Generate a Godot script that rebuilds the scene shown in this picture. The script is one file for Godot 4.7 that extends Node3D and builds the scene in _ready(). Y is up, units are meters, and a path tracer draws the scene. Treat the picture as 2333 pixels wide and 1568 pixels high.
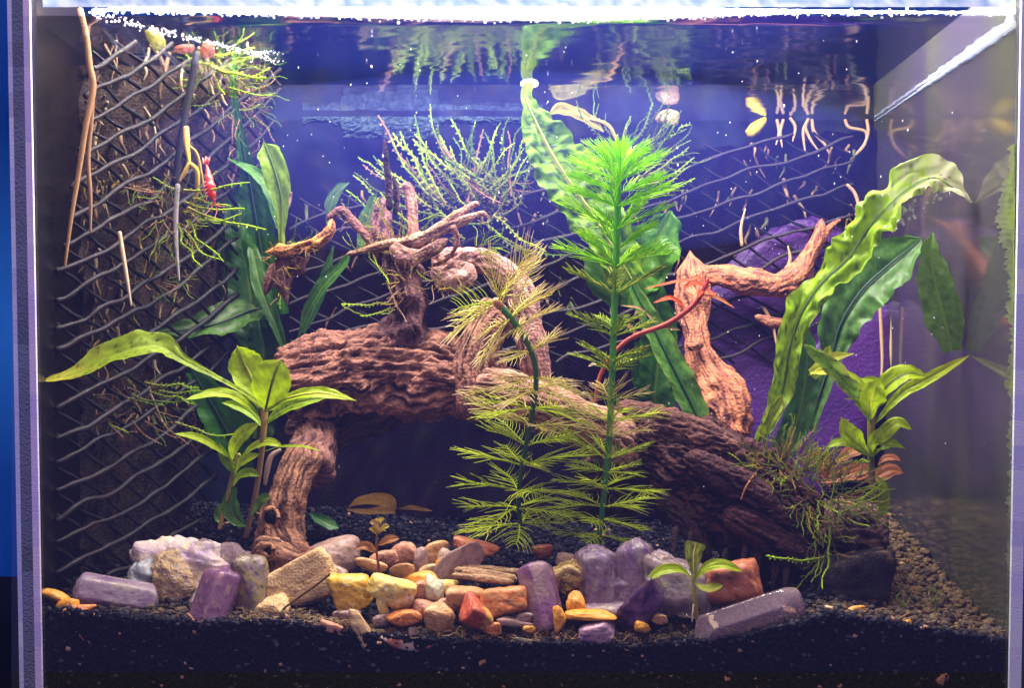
extends Node3D
# A planted nano aquarium seen straight through its front glass.
const S := 0.00016        # metres per sheet unit at the front glass
const DIST := 0.507       # camera to the inner face of the front glass
const CX := 1166.5
const VY := 852.0
const CAMY := 0.126
const DEEP := 0.20
var rng := RandomNumberGenerator.new()
var used := {}
var M := {}
var nz := FastNoiseLite.new()
var nz2 := FastNoiseLite.new()
var WATER := 0.0
var frond_meshes := []
var feather_meshes := {}
var floaters: Array[Transform3D] = []


class MB:
	var v := PackedVector3Array()
	var c := PackedColorArray()
	var i := PackedInt32Array()
	func tri(a: int, b: int, d: int) -> void:
		i.append(a); i.append(b); i.append(d)
	func grid(first: int, rows: int, cols: int, closed: bool) -> void:
		var last := cols if closed else cols - 1
		for r in rows - 1:
			for k in last:
				var a := first + r * cols + k
				var b := first + r * cols + (k + 1) % cols
				tri(a, a + cols, b)
				tri(b, a + cols, b + cols)
	func flat(a: Vector3, b: Vector3, d: Vector3, col: Color) -> void:
		var n := v.size()
		v.append(a); v.append(b); v.append(d)
		c.append(col); c.append(col); c.append(col)
		tri(n, n + 1, n + 2)
	func quad(a: Vector3, b: Vector3, d: Vector3, e: Vector3, col: Color) -> void:
		flat(a, b, d, col)
		flat(a, d, e, col)
	func box(lo: Vector3, hi: Vector3, col: Color) -> void:
		var p := []
		for k in 8:
			p.append(Vector3(hi.x if k & 1 else lo.x, hi.y if k & 2 else lo.y, hi.z if k & 4 else lo.z))
		for f in [[0, 2, 3, 1], [4, 5, 7, 6], [0, 1, 5, 4], [2, 6, 7, 3], [0, 4, 6, 2], [1, 3, 7, 5]]:
			quad(p[f[0]], p[f[3]], p[f[2]], p[f[1]], col)
	func commit(origin: Vector3) -> ArrayMesh:
		var n := PackedVector3Array()
		n.resize(v.size())
		for t in range(0, i.size(), 3):
			var a := v[i[t]]
			var f := (v[i[t + 2]] - a).cross(v[i[t + 1]] - a)
			n[i[t]] += f; n[i[t + 1]] += f; n[i[t + 2]] += f
		for k in n.size():
			n[k] = (n[k] * 1e6).normalized() if n[k] != Vector3.ZERO else Vector3.UP
		var arr := []
		arr.resize(Mesh.ARRAY_MAX)
		arr[Mesh.ARRAY_VERTEX] = Transform3D(Basis(), -origin) * v
		arr[Mesh.ARRAY_NORMAL] = n
		arr[Mesh.ARRAY_COLOR] = c
		arr[Mesh.ARRAY_INDEX] = i
		var m := ArrayMesh.new()
		m.add_surface_from_arrays(Mesh.PRIMITIVE_TRIANGLES, arr)
		return m


# ---------- places, names ----------
func W(x: float, y: float, d: float) -> Vector3:
	var k := (DIST + d) / DIST
	return Vector3((x - CX) * S * k, CAMY + (VY - y) * S * k, -d)

func L(n: float, d: float) -> float:
	return n * S * (DIST + d) / DIST

func numbered(called: String) -> String:
	var n: int = used.get(called, 0)
	used[called] = n + 1
	return called if n == 0 else "%s_%03d" % [called, n]

func tag(o: Node, label: String, category: String, group := "", kind := "") -> void:
	if label: o.set_meta("label", label)
	if category: o.set_meta("category", category)
	if group: o.set_meta("group", group)
	if kind: o.set_meta("kind", kind)

func thing(called: String, label: String, category: String, at: Vector3, group := "") -> Node3D:
	var o := Node3D.new()
	o.name = numbered(called)
	add_child(o)
	o.position = at
	tag(o, label, category, group)
	return o

func part(root: Node3D, called: String, mb: MB, material: Material, parent: Node3D = null) -> MeshInstance3D:
	var o := MeshInstance3D.new()
	o.name = called
	o.mesh = mb.commit(root.position)
	o.material_override = material
	(parent if parent else root).add_child(o, true)
	return o

func put(parent: Node3D, called: String, mesh: Mesh, material: Material, at: Transform3D) -> MeshInstance3D:
	var o := MeshInstance3D.new()
	o.name = called
	o.mesh = mesh
	o.material_override = material
	o.transform = at
	parent.add_child(o, true)
	return o

func solo(called: String, label: String, category: String, mb: MB, material: Material, at: Vector3, group := "") -> MeshInstance3D:
	var o := MeshInstance3D.new()
	o.name = numbered(called)
	o.mesh = mb.commit(at)
	o.material_override = material
	o.position = at
	add_child(o)
	tag(o, label, category, group)
	return o

func struct(called: String, mb: MB, material: Material, at := Vector3.ZERO, kind := "structure") -> MeshInstance3D:
	var o := solo(called, "", "", mb, material, at)
	o.set_meta("kind", kind)
	return o


# ---------- curves ----------
func cr(a: Vector3, b: Vector3, c: Vector3, d: Vector3, t: float) -> Vector3:
	return 0.5 * (2.0 * b + (c - a) * t + (2.0 * a - 5.0 * b + 4.0 * c - d) * t * t + (3.0 * b - a - 3.0 * c + d) * t * t * t)

func smooth(pts: Array, n: int) -> PackedVector3Array:
	var out := PackedVector3Array()
	var m := pts.size() - 1
	for k in n:
		var u := float(k) / (n - 1) * m
		var j := mini(int(u), m - 1)
		var a: Vector3 = pts[maxi(j - 1, 0)] if j > 0 else 2.0 * pts[0] - pts[1]
		var d: Vector3 = pts[j + 2] if j + 2 <= m else 2.0 * pts[m] - pts[m - 1]
		out.append(cr(a, pts[j], pts[j + 1], d, u - j))
	return out

func ramp(vals: Array, t: float) -> float:
	var u := clampf(t, 0, 1) * (vals.size() - 1)
	var j := mini(int(u), vals.size() - 2)
	var f := u - j
	f = f * f * (3 - 2 * f)
	return lerpf(vals[j], vals[j + 1], f)

func ramp_lin(vals: Array, t: float) -> float:
	var u := clampf(t, 0, 1) * (vals.size() - 1)
	var j := mini(int(u), vals.size() - 2)
	return lerpf(vals[j], vals[j + 1], u - j)

func from_px(list: Array) -> Array:
	var out := []
	for p in list:
		out.append(W(p[0], p[1], p[2]))
	return out

func widths(list: Array) -> Array:
	var out := []
	for p in list:
		out.append(L(p[3], p[2]))
	return out

func frames(path: PackedVector3Array) -> Array:
	var out := []
	var n := Vector3.ZERO
	for k in path.size():
		var t := (path[mini(k + 1, path.size() - 1)] - path[maxi(k - 1, 0)]).normalized()
		if k == 0:
			n = t.cross(Vector3.UP if absf(t.y) < 0.9 else Vector3.RIGHT).normalized()
		n = (n - t * n.dot(t)).normalized()
		out.append([n, t.cross(n), t])
	return out

func tube(mb: MB, path: PackedVector3Array, radii: Array, sides: int, col0: Color, col1: Color, caps := true) -> void:
	var first := mb.v.size()
	var fr := frames(path)
	var n := path.size()
	for k in n:
		var t := float(k) / (n - 1)
		var r := ramp_lin(radii, t)
		var cc := col0.lerp(col1, t)
		for s in sides:
			var a := TAU * s / sides
			mb.v.append(path[k] + (fr[k][0] * cos(a) + fr[k][1] * sin(a)) * r)
			mb.c.append(cc)
	mb.grid(first, n, sides, true)
	if caps:
		var e := mb.v.size()
		mb.v.append(path[0] - fr[0][2] * radii[0] * 0.4); mb.c.append(col0)
		mb.v.append(path[n - 1] + fr[n - 1][2] * radii[-1] * 0.6); mb.c.append(col1)
		for s in sides:
			mb.tri(e, first + s, first + (s + 1) % sides)
			var q := first + (n - 1) * sides
			mb.tri(e + 1, q + (s + 1) % sides, q + s)

# wood: a swept trunk with grooves that run along it, knots and worn ends
func limb(mb: MB, list: Array, o := {}) -> void:
	var pts := from_px(list)
	var rad := widths(list)
	var ln := 0.0
	for k in pts.size() - 1:
		ln += pts[k].distance_to(pts[k + 1])
	var n: int = clampi(int(ln / 0.0011), 14, 190)
	var big := 0.0
	for r in rad: big = maxf(big, r)
	var sides: int = clampi(int(TAU * big / 0.00075), 10, 168)
	var path := smooth(pts, n)
	var fr := frames(path)
	var groove: float = o.get("groove", 0.16)
	var lump: float = o.get("lump", 0.22)
	var flat: float = o.get("flat", 1.0)
	var ca: Color = o.get("a", Color(0.30, 0.15, 0.09))
	var cb: Color = o.get("b", Color(0.10, 0.045, 0.035))
	var cg: Color = o.get("g", Color(0.035, 0.018, 0.02))
	var sh: float = o.get("seed", 0.0)
	var first := mb.v.size()
	for k in n:
		var t := float(k) / (n - 1)
		var r := ramp(rad, t)
		if o.get("round0", true): r *= sqrt(clampf(t * ln / (big * 0.5) + 0.08, 0.05, 1.0))
		if o.get("round1", true): r *= sqrt(clampf((1 - t) * ln / (big * 0.5) + 0.08, 0.05, 1.0))
		for s in sides:
			var a := TAU * s / sides
			var d: Vector3 = fr[k][0] * cos(a) + fr[k][1] * sin(a)
			var p := path[k] + d * r
			var q := Vector3(cos(a) * big * 210, sin(a) * big * 210, t * ln * 13 + sh * 31)
			var w1 := nz.get_noise_3dv(p * 60 + Vector3(sh, 0, 0) * 9)
			q += Vector3(w1, -w1, 0) * 0.8
			var g1 := nz2.get_noise_3dv(q * 1.0)
			var g2 := nz2.get_noise_3dv(q * 2.7 + Vector3(7, 3, 1))
			var g3 := nz2.get_noise_3dv(Vector3(q.x * 5.5, q.y * 5.5, q.z * 2.2) + Vector3(1, 9, 4))
			var fine := nz.get_noise_3dv(p * 900)
			var crease := -absf(g1) * 1.6 + 0.4 - absf(g2) * 0.8 + 0.15 - absf(g3) * 0.45 + 0.1
			var rr := r * (1.0 + lump * w1 + groove * crease) + big * 0.025 * fine
			var e: Vector3 = path[k] + (fr[k][0] * cos(a) + fr[k][1] * sin(a) * flat) * rr
			mb.v.append(e)
			var mixv := clampf(0.5 + 0.55 * nz.get_noise_3dv(p * 90 + Vector3(3, 8, 1)) + 0.6 * g2 + 0.9 * g3 + 0.25 * fine, 0, 1)
			var cc := cb.lerp(ca, mixv)
			cc = cc.lerp(cg, clampf(-crease * 2.2 - 0.05, 0, 0.85))
			mb.c.append(cc)
	mb.grid(first, n, sides, true)
	var e0 := mb.v.size()
	mb.v.append(path[0] - fr[0][2] * big * 0.1); mb.c.append(cg.lerp(cb, 0.5))
	mb.v.append(path[n - 1] + fr[n - 1][2] * big * 0.1); mb.c.append(cg.lerp(cb, 0.5))
	for s in sides:
		mb.tri(e0, first + s, first + (s + 1) % sides)
		var q := first + (n - 1) * sides
		mb.tri(e0 + 1, q + (s + 1) % sides, q + s)

# a leaf blade along a centre line of [x, y, depth, half width]
func blade(list: Array, col: Color, o := {}) -> MB:
	var mb := MB.new()
	var pts := from_px(list)
	var wid := widths(list)
	var ln := 0.0
	for k in pts.size() - 1:
		ln += pts[k].distance_to(pts[k + 1])
	var n: int = clampi(int(ln / 0.0007), 18, 120)
	var path := smooth(pts, n)
	var cols := 17
	var n0: Vector3 = o.get("face", Vector3(0.1, 0.45, 1)).normalized()
	var n1: Vector3 = o.get("face1", o.get("face", Vector3(0.1, 0.45, 1))).normalized()
	var cup: float = o.get("cup", 0.25)
	var ruf: float = o.get("ruffle", 0.12)
	var frq: float = o.get("freq", 260.0)
	var rib: Color = o.get("rib", col.lerp(Color(0.25, 0.35, 0.03), 0.35))
	var edge: Color = o.get("edge", col)
	var dark: Color = o.get("dark", col * 0.45)
	var mott: float = o.get("mottle", 0.5)
	var spots: float = o.get("spots", 0.0)
	var tip: Color = o.get("tip", col)
	var sd: float = rng.randf() * 50.0
	var s_at := 0.0
	for k in n:
		var t := float(k) / (n - 1)
		if k: s_at += path[k].distance_to(path[k - 1])
		var tg := (path[mini(k + 1, n - 1)] - path[maxi(k - 1, 0)]).normalized()
		var nn := n0.lerp(n1, t)
		nn = (nn - tg * nn.dot(tg)).normalized()
		var sd_v := tg.cross(nn).normalized()
		var w := ramp(wid, t)
		for j in cols:
			var s := -1.0 + 2.0 * j / (cols - 1)
			var a := absf(s)
			var p := path[k]
			var edge_w := w * (1.0 + 0.10 * nz.get_noise_2d(s_at * 160 + sd, signf(s) * 40))
			var lift := cup * w * s * s - 0.10 * w * exp(-a * a * 60.0) + ruf * 0.35 * w * pow(a, 1.4) * sin(s_at * frq * (1.4 + 0.5 * nz.get_noise_1d(s_at * 40 + sd)) + sd + (1.7 if s > 0 else 0.0)) + ruf * 2.4 * w * a * nz.get_noise_2d(s_at * 62 + sd, s * 0.9 + sd)
			var vein := sin((s_at - a * w * 0.9 + 0.0006 * nz.get_noise_2d(s_at * 150, s + sd)) * 2000.0)
			lift += vein * w * 0.012 * a
			p += sd_v * edge_w * s + nn * lift
			mb.v.append(p)
			var m1 := nz.get_noise_2d(s_at * 230 + sd * 3, s * w * 230 + sd)
			var m2 := nz.get_noise_2d(s_at * 650 + sd * 3, s * w * 650 + sd)
			var cc := col.lerp(dark, clampf(mott * (0.35 + 1.5 * m1 + 0.7 * m2), 0, 1))
			cc = cc.lerp(edge, pow(a, 3.0) * 0.5)
			cc = cc.lerp(dark, 0.42 * pow(clampf(vein, 0, 1), 3.0) * (1 - a * 0.6))
			if a > 0.8 and m1 > 0.1: cc = cc.lerp(Color(0.30, 0.22, 0.05), clampf((a - 0.8) * 3.0 * spots * 2.0, 0, 0.7))
			cc = cc.lerp(tip, clampf(t * 3.0 - 2.0 + m1 * 0.5, 0, 1))
			if a < 0.1: cc = rib
			if spots > 0 and m2 + 0.4 * m1 > 0.62 - 0.3 * spots: cc = cc.lerp(Color(0.02, 0.03, 0.01), 0.75)
			mb.c.append(cc)
	mb.grid(0, n, cols, false)
	return mb

# a solid bounded by soft-edged planes: stones (random planes) and crystals (prism planes)
func solid(mb: MB, at: Vector3, basis: Basis, half: Vector3, planes: Array, p: float, rough: float, res: int, tint: Callable, silt := 0.0) -> void:
	var rows := res
	var cols := int(res * 1.5)
	var first := mb.v.size()
	var k0 := rng.randf() * 100.0
	for r in rows:
		var th := PI * r / (rows - 1)
		for c in cols:
			var ph := TAU * c / cols
			var d := Vector3(sin(th) * cos(ph), -cos(th), -sin(th) * sin(ph))
			var sum := 0.0
			for pl in planes:
				var q: float = d.dot(pl[0]) / pl[1]
				if q > 0.0: sum += pow(q, p)
			var rr := pow(maxf(sum, 1e-6), -1.0 / p)
			rr *= 1.0 + rough * nz.get_noise_3dv(d * 1.7 + Vector3(k0, 0, 0)) + rough * 0.4 * nz.get_noise_3dv(d * 6.0 + Vector3(k0, 0, 0))
			var loc := d * rr
			mb.v.append(at + basis * (loc * half))
			var tc: Color = tint.call(loc, k0)
			if silt > 0.0:
				var up := (basis * (d / half.length())).normalized().y
				var sn := nz.get_noise_3dv(loc * 3.0 + Vector3(k0, 2, 7)) + 0.6 * nz.get_noise_3dv(loc * 9.0 + Vector3(k0, 2, 7))
				tc = tc.lerp(Color(0.28, 0.18, 0.075), silt * clampf(absf(up) * 0.5 + sn * 1.3 - 0.1, 0, 0.8))
				if nz.get_noise_3dv(loc * 14.0 + Vector3(k0, 5, 1)) > 0.42: tc = tc * 0.45
			mb.c.append(tc)
	mb.grid(first, rows, cols, true)

func rock_planes(n: int) -> Array:
	var out := []
	for s in [Vector3.RIGHT, Vector3.LEFT, Vector3.UP, Vector3.DOWN, Vector3.FORWARD, Vector3.BACK]:
		out.append([(s + Vector3(rng.randfn(), rng.randfn(), rng.randfn()) * 0.22).normalized(), rng.randf_range(0.86, 1.0)])
	for k in n:
		out.append([Vector3(rng.randfn(), rng.randfn(), rng.randfn()).normalized(), rng.randf_range(0.82, 1.02)])
	return out

func crystal_planes(tip: float, both: bool) -> Array:
	var out := []
	var off := rng.randf() * 1.0
	for k in 6:
		var a := TAU * k / 6 + off
		var w := rng.randf_range(0.82, 1.0)
		out.append([Vector3(cos(a), 0, sin(a)), w])
		var n := Vector3(cos(a), tip, sin(a)).normalized()
		out.append([n, n.y * rng.randf_range(0.93, 1.08)])
		if both:
			var m := Vector3(cos(a), -tip, sin(a)).normalized()
			out.append([m, -m.y * rng.randf_range(0.9, 1.08)])
	out.append([Vector3.UP, 1.0])
	out.append([Vector3.DOWN, 1.0])
	return out

func two_tone(a: Color, b: Color, scale := 1.5, c := Color(-1, 0, 0), amount := 0.0) -> Callable:
	return func(p: Vector3, k: float) -> Color:
		var f := clampf(0.5 + 1.3 * nz.get_noise_3dv(p * scale + Vector3(k, k, 0)) + 0.5 * nz.get_noise_3dv(p * scale * 4.0), 0, 1)
		var out := a.lerp(b, f)
		if amount > 0.0:
			var h := nz.get_noise_3dv(p * scale * 1.4 + Vector3(0, k + 30, k))
			out = out.lerp(c, clampf((h - 0.45 + amount) * 4.0, 0, 1))
		return out

func axis_basis(dir: Vector3, roll := 0.0) -> Basis:
	var y := dir.normalized()
	var x := y.cross(Vector3.BACK if absf(y.z) < 0.9 else Vector3.RIGHT).normalized()
	return Basis(x, y, x.cross(y)) * Basis(Vector3.UP, roll)


# ---------- materials ----------
func noise_tex(freq: float, kind := FastNoiseLite.TYPE_SIMPLEX_SMOOTH, octaves := 4, sd := 1) -> NoiseTexture2D:
	var f := FastNoiseLite.new()
	f.noise_type = kind
	f.frequency = freq
	f.fractal_octaves = octaves
	f.seed = sd
	var t := NoiseTexture2D.new()
	t.width = 512
	t.height = 512
	t.seamless = true
	t.noise = f
	return t

func mat(called: String, rough: float, o := {}) -> StandardMaterial3D:
	var m := StandardMaterial3D.new()
	m.resource_name = called
	m.vertex_color_use_as_albedo = o.get("vc", true)
	m.albedo_color = o.get("color", Color.WHITE)
	m.roughness = rough
	m.metallic_specular = o.get("spec", 0.5)
	m.cull_mode = BaseMaterial3D.CULL_DISABLED
	if o.has("back"):
		m.backlight_enabled = true
		m.backlight = Color(o.back, o.back, o.back).linear_to_srgb()
	if o.has("sss"):
		m.subsurf_scatter_enabled = true
		m.subsurf_scatter_strength = o.sss
	if o.has("coat"):
		m.clearcoat_enabled = true
		m.clearcoat = o.coat
		m.clearcoat_roughness = 0.12
	if o.has("bump"):
		m.heightmap_enabled = true
		m.heightmap_texture = o.bump
		m.heightmap_scale = o.get("relief", 0.05)
		m.uv1_triplanar = true
		m.uv1_scale = Vector3.ONE * o.get("scale", 30.0)
	if o.has("emit"):
		m.emission_enabled = true
		m.emission = o.emit
		m.emission_energy_multiplier = o.get("glow", 1.0)
	M[called] = m
	return m

func materials() -> void:
	var grain := noise_tex(0.03, FastNoiseLite.TYPE_SIMPLEX_SMOOTH, 5, 3)
	var pits := noise_tex(0.045, FastNoiseLite.TYPE_CELLULAR, 3, 5)
	var soft := noise_tex(0.012, FastNoiseLite.TYPE_SIMPLEX_SMOOTH, 4, 8)
	mat("wood", 0.85, {"bump": grain, "relief": 0.09, "scale": 34.0, "spec": 0.25})
	mat("stone", 0.55, {"bump": pits, "relief": 0.03, "scale": 60.0, "spec": 0.45})
	mat("grit", 0.9, {"bump": grain, "relief": 0.07, "scale": 50.0, "spec": 0.2})
	mat("pebble", 0.45, {"spec": 0.4, "bump": soft, "relief": 0.03, "scale": 60.0})
	var cm := mat("crystal", 0.24, {"bump": soft, "relief": 0.025, "scale": 70.0, "spec": 0.5, "color": Color(1, 1, 1, 0.42)})
	cm.refraction_enabled = true
	cm.refraction_scale = 0.03
	mat("leaf", 0.42, {"back": 0.9, "spec": 0.32})
	mat("dark_leaf", 0.40, {"back": 0.6, "spec": 0.35})
	mat("feather", 0.5, {"back": 0.7, "spec": 0.3})
	mat("stem", 0.45, {"back": 0.25, "spec": 0.4})
	mat("moss", 0.6, {"back": 0.6, "spec": 0.25})
	mat("plastic", 0.5, {"spec": 0.25})
	mat("root", 0.6, {"back": 0.3, "spec": 0.3})
	mat("shrimp", 0.3, {"sss": 0.2, "spec": 0.5})
	mat("gravel", 0.65, {"spec": 0.18})
	mat("fleck", 0.5, {"back": 0.5, "vc": false, "color": Color(0.92, 0.92, 0.96)})
	mat("foam", 0.25, {"back": 0.8, "spec": 0.5})
	mat("backing", 0.6, {"spec": 0.2})
	mat("room", 0.7, {"spec": 0.2})
	var g := StandardMaterial3D.new()
	g.resource_name = "glass"
	g.transparency = BaseMaterial3D.TRANSPARENCY_ALPHA
	g.albedo_color = Color(0.9, 0.97, 1.0, 0.03)
	g.roughness = 0.02
	M.glass = g
	var q := StandardMaterial3D.new()
	q.resource_name = "clear_quartz"
	q.refraction_enabled = true
	q.refraction_scale = 0.05
	q.albedo_color = Color(0.92, 0.80, 0.84, 0.15)
	q.roughness = 0.03
	M.clear_quartz = q
	var b := StandardMaterial3D.new()
	b.resource_name = "air_bubble"
	b.transparency = BaseMaterial3D.TRANSPARENCY_ALPHA
	b.albedo_color = Color(1, 1, 1, 0.12)
	b.roughness = 0.03
	b.metallic_specular = 1.0
	M.bubble = b
	# side panes: algae-filmed glass that mirrors part of the tank
	var film := noise_tex(0.006, FastNoiseLite.TYPE_SIMPLEX_SMOOTH, 5, 21)
	film.width = 256
	var rampg := Gradient.new()
	rampg.set_color(0, Color(0.30, 0.27, 0.40)); rampg.set_color(1, Color(0.40, 0.43, 0.30))
	film.color_ramp = rampg
	for side in [["right_pane", 0.55, Color(1.0, 1.0, 0.95), 0.10], ["left_pane", 0.12, Color(0.15, 0.115, 0.12), 0.25]]:
		var m := StandardMaterial3D.new()
		m.resource_name = side[0]
		m.albedo_texture = film
		m.albedo_color = side[2]
		m.metallic = side[1]
		m.roughness = side[3]
		m.uv1_triplanar = true
		m.uv1_scale = Vector3(3.0, 1.2, 5.0)
		M[side[0]] = m
	# the underside of the water: light comes down through it, and it mirrors the tank
	var rip := noise_tex(0.01, FastNoiseLite.TYPE_SIMPLEX_SMOOTH, 2, 4)
	var wr := Gradient.new()
	wr.set_color(0, Color(0.70, 0.74, 0.93)); wr.set_color(1, Color(0.78, 0.80, 0.96))
	rip.color_ramp = wr
	rip.width = 128; rip.height = 128
	var w := StandardMaterial3D.new()
	w.resource_name = "water_surface"
	w.transparency = BaseMaterial3D.TRANSPARENCY_ALPHA
	w.albedo_texture = rip
	w.albedo_color = Color(1, 1, 1, 0.76)
	w.metallic = 1.0
	w.roughness = 0.10
	w.uv1_triplanar = true
	w.uv1_scale = Vector3.ONE * 8.0
	w.cull_mode = BaseMaterial3D.CULL_DISABLED
	M.water = w


# ---------- tank ----------
func floor_y(x: float, z: float) -> float:
	var px := x / S / (DIST - z) * DIST + CX
	var list := [1385.0, 1405.0, 1424.0, 1422.0, 1452.0, 1468.0, 1470.0, 1478.0, 1455.0, 1404.0, 1436.0, 1468.0]
	var at_front := ramp_lin(list, (x / S + 1150.0) / 2300.0)
	var y := CAMY + (VY - at_front) * S
	y += -z * 0.12 + 0.0016 * nz.get_noise_2d(x * 110, z * 110) * clampf(-z * 60, 0.3, 1)
	y += 0.012 * exp(-pow((px - 1950.0) / 190.0, 2)) * clampf((-z - 0.02) * 14, 0, 1)
	return y

func tank() -> void:
	WATER = CAMY + (VY - 45.0) * S
	var xl := (82.0 - CX) * S
	var xr := (2316.0 - CX) * S
	var top := WATER + 0.018
	var t := thing("aquarium", "rectangular glass fish tank planted with moss and ferns", "aquarium", Vector3(0, 0, 0))
	var g := MB.new()
	g.quad(Vector3(xl - 0.0075, 0.0, 0.004), Vector3(xl - 0.0075, top, 0.004), Vector3(xr + 0.0045, top, 0.004), Vector3(xr + 0.0045, 0.0, 0.004), Color.WHITE)
	part(t, "front_glass", g, M.glass)
	var lf := MB.new()
	var edge := Color(0.30, 0.36, 0.46)
	lf.box(Vector3(xl - 0.006, 0.0, -DEEP), Vector3(xl, top, -0.0005), edge)
	part(t, "left_glass", lf, M.left_pane)
	var rt := MB.new()
	rt.box(Vector3(xr, 0.0, -DEEP), Vector3(xr + 0.004, top, -0.0005), edge)
	part(t, "right_glass", rt, M.right_pane)
	var al := MB.new()  # sheet painted with the leaf's green reflection in the side glass
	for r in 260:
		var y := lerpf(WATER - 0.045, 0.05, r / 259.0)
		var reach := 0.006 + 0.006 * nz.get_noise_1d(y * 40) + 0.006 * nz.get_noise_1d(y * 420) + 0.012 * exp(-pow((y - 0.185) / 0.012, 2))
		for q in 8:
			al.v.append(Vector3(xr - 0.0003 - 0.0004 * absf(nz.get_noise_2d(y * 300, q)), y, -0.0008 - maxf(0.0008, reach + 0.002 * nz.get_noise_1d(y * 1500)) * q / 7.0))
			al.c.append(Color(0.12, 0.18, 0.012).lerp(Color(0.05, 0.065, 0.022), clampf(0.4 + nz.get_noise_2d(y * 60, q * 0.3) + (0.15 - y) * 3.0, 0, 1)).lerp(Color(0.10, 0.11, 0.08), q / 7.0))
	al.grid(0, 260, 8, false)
	part(t, "painted_leaf_reflection", al, M.moss)
	var bk := MB.new()
	bk.box(Vector3(xl, 0.0, -DEEP - 0.006), Vector3(xr, top, -DEEP - 0.0015), Color(0.003, 0.003, 0.014))
	var bf := bk.v.size()
	for r in 70:
		for q in 110:
			var p := Vector3(lerpf(xl, xr, q / 109.0), lerpf(0.0, top, r / 69.0), -DEEP)
			p.z += 0.001 * nz.get_noise_3dv(p * 60)
			var c := Color(0.002, 0.002, 0.010).lerp(Color(0.010, 0.014, 0.030), clampf(0.3 + 1.1 * nz.get_noise_3dv(p * Vector3(40, 14, 1)) + 0.6 * nz.get_noise_3dv(p * 150), 0, 1))
			c = c.lerp(Color(0.020, 0.022, 0.008), clampf(nz.get_noise_3dv(p * 55 + Vector3(4, 4, 4)) * 1.6 - 0.3, 0, 0.8))
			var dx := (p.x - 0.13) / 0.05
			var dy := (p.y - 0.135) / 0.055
			c = c.lerp(Color(0.050, 0.016, 0.12), clampf(1.25 - sqrt(dx * dx + dy * dy) + 0.7 * nz.get_noise_3dv(p * 45), 0, 0.9))  # violet glow at the back right painted into the panel colour
			bk.v.append(p)
			bk.c.append(c)
	bk.grid(bf, 70, 110, false)
	part(t, "back_panel", bk, M.backing)
	var bt := MB.new()
	bt.box(Vector3(xl, 0.001, -DEEP + 0.001), Vector3(xr, 0.005, -0.001), Color(0.02, 0.02, 0.03))
	part(t, "bottom_glass", bt, M.backing)
	# the corner where two panes meet: polished pane edges and a bead of silicone, standing a hair out of plumb
	var e1 := MB.new()
	for strip in [[26, 36, Color(0.52, 0.60, 0.80)], [62, 77, Color(0.62, 0.58, 0.92)]]:
		lean(e1, strip[0], strip[1], 0.0046, 0.0062, strip[2], top)
	part(t, "polished_edge", e1, M.stone)
	var e2 := MB.new()
	lean(e2, 36, 63, 0.0044, 0.0056, Color(0.16, 0.20, 0.30), top)
	part(t, "silicone_bead", e2, M.grit)
	var e3 := MB.new()
	lean(e3, 2318, 2345, 0.0046, 0.0062, Color(0.60, 0.66, 0.85), top, -1.0)
	part(t, "polished_edge", e3, M.stone)
	# water surface
	var ws := MB.new()
	var nx := 150
	var nzz := 90
	for r in nzz:
		for c in nx:
			var x := lerpf(xl, xr, float(c) / (nx - 1))
			var z := -DEEP * float(r) / (nzz - 1)
			var mid := exp(-pow((x + 0.005) / 0.05, 2))
			var y := WATER + 0.00013 * nz.get_noise_2d(x * 50, z * 70) + 0.000025 * nz.get_noise_2d(x * 70, z * 330) * (0.3 + 2.2 * mid)
			y += 0.0016 * exp(-pow(z / 0.004, 2))
			ws.v.append(Vector3(x, y, z)); ws.c.append(Color.WHITE)
	ws.grid(0, nzz, nx, false)
	struct("water_surface", ws, M.water)
	# substrate
	var sb := MB.new()
	nx = 120; nzz = 70
	for r in nzz:
		for c in nx:
			var x := lerpf(xl + 0.0003, xr - 0.0003, float(c) / (nx - 1))
			var z := lerpf(-0.0035, -DEEP + 0.0003, float(r) / (nzz - 1))
			sb.v.append(Vector3(x, floor_y(x, z) - 0.0012, z))
			sb.c.append(soil(x, z, 0.0))
	sb.grid(0, nzz, nx, false)
	var f := sb.v.size()
	for r in 2:
		for c in nx:
			var x := lerpf(xl + 0.0003, xr - 0.0003, float(c) / (nx - 1))
			sb.v.append(Vector3(x, (0.006 if r == 0 else floor_y(x, -0.0035) - 0.0012), -0.0035))
			sb.c.append(Color(0.003, 0.003, 0.007))
	sb.grid(f, 2, nx, false)
	struct("substrate", sb, M.grit)
	grains("gravel", xl, xr)
	# haze in the water: thin throughout, denser up top to stand for veiling glare
	haze("water", Vector3((xl + xr) / 2, 0.006 + (WATER - 0.012) / 2, -DEEP / 2), Vector3(xr - xl - 0.002, WATER - 0.012, DEEP - 0.002), 0.09, RenderingServer.FOG_VOLUME_SHAPE_BOX)
	haze("water", Vector3(0.0, WATER - 0.040, -0.102), Vector3(0.352, 0.077, 0.192), 0.72, RenderingServer.FOG_VOLUME_SHAPE_ELLIPSOID)
	# waterline strip: froth plus meniscus glow and lamp reflection, painted white
	var fo := MB.new()
	var n := 240
	for k in n:
		var x := lerpf(xl + 0.02, xr - 0.002, float(k) / (n - 1))
		var px := x / S + CX
		var up := ramp_lin([30.0, 12.0, 13.0, 14.0, 13.0, 12.0, 12.0, 13.0, 18.0, 21.0, 24.0, 24.0], (px - 82.0) / 2234.0)
		var low := ramp_lin([30.0, 22.0, 28.0, 35.0, 41.0, 45.0, 47.0, 43.0, 32.0, 28.0, 27.0, 26.0], (px - 82.0) / 2234.0)
		up += 2.0 * nz.get_noise_1d(px * 0.12)
		low += 2.0 * nz.get_noise_1d(px * 0.12 + 900.0)
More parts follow.
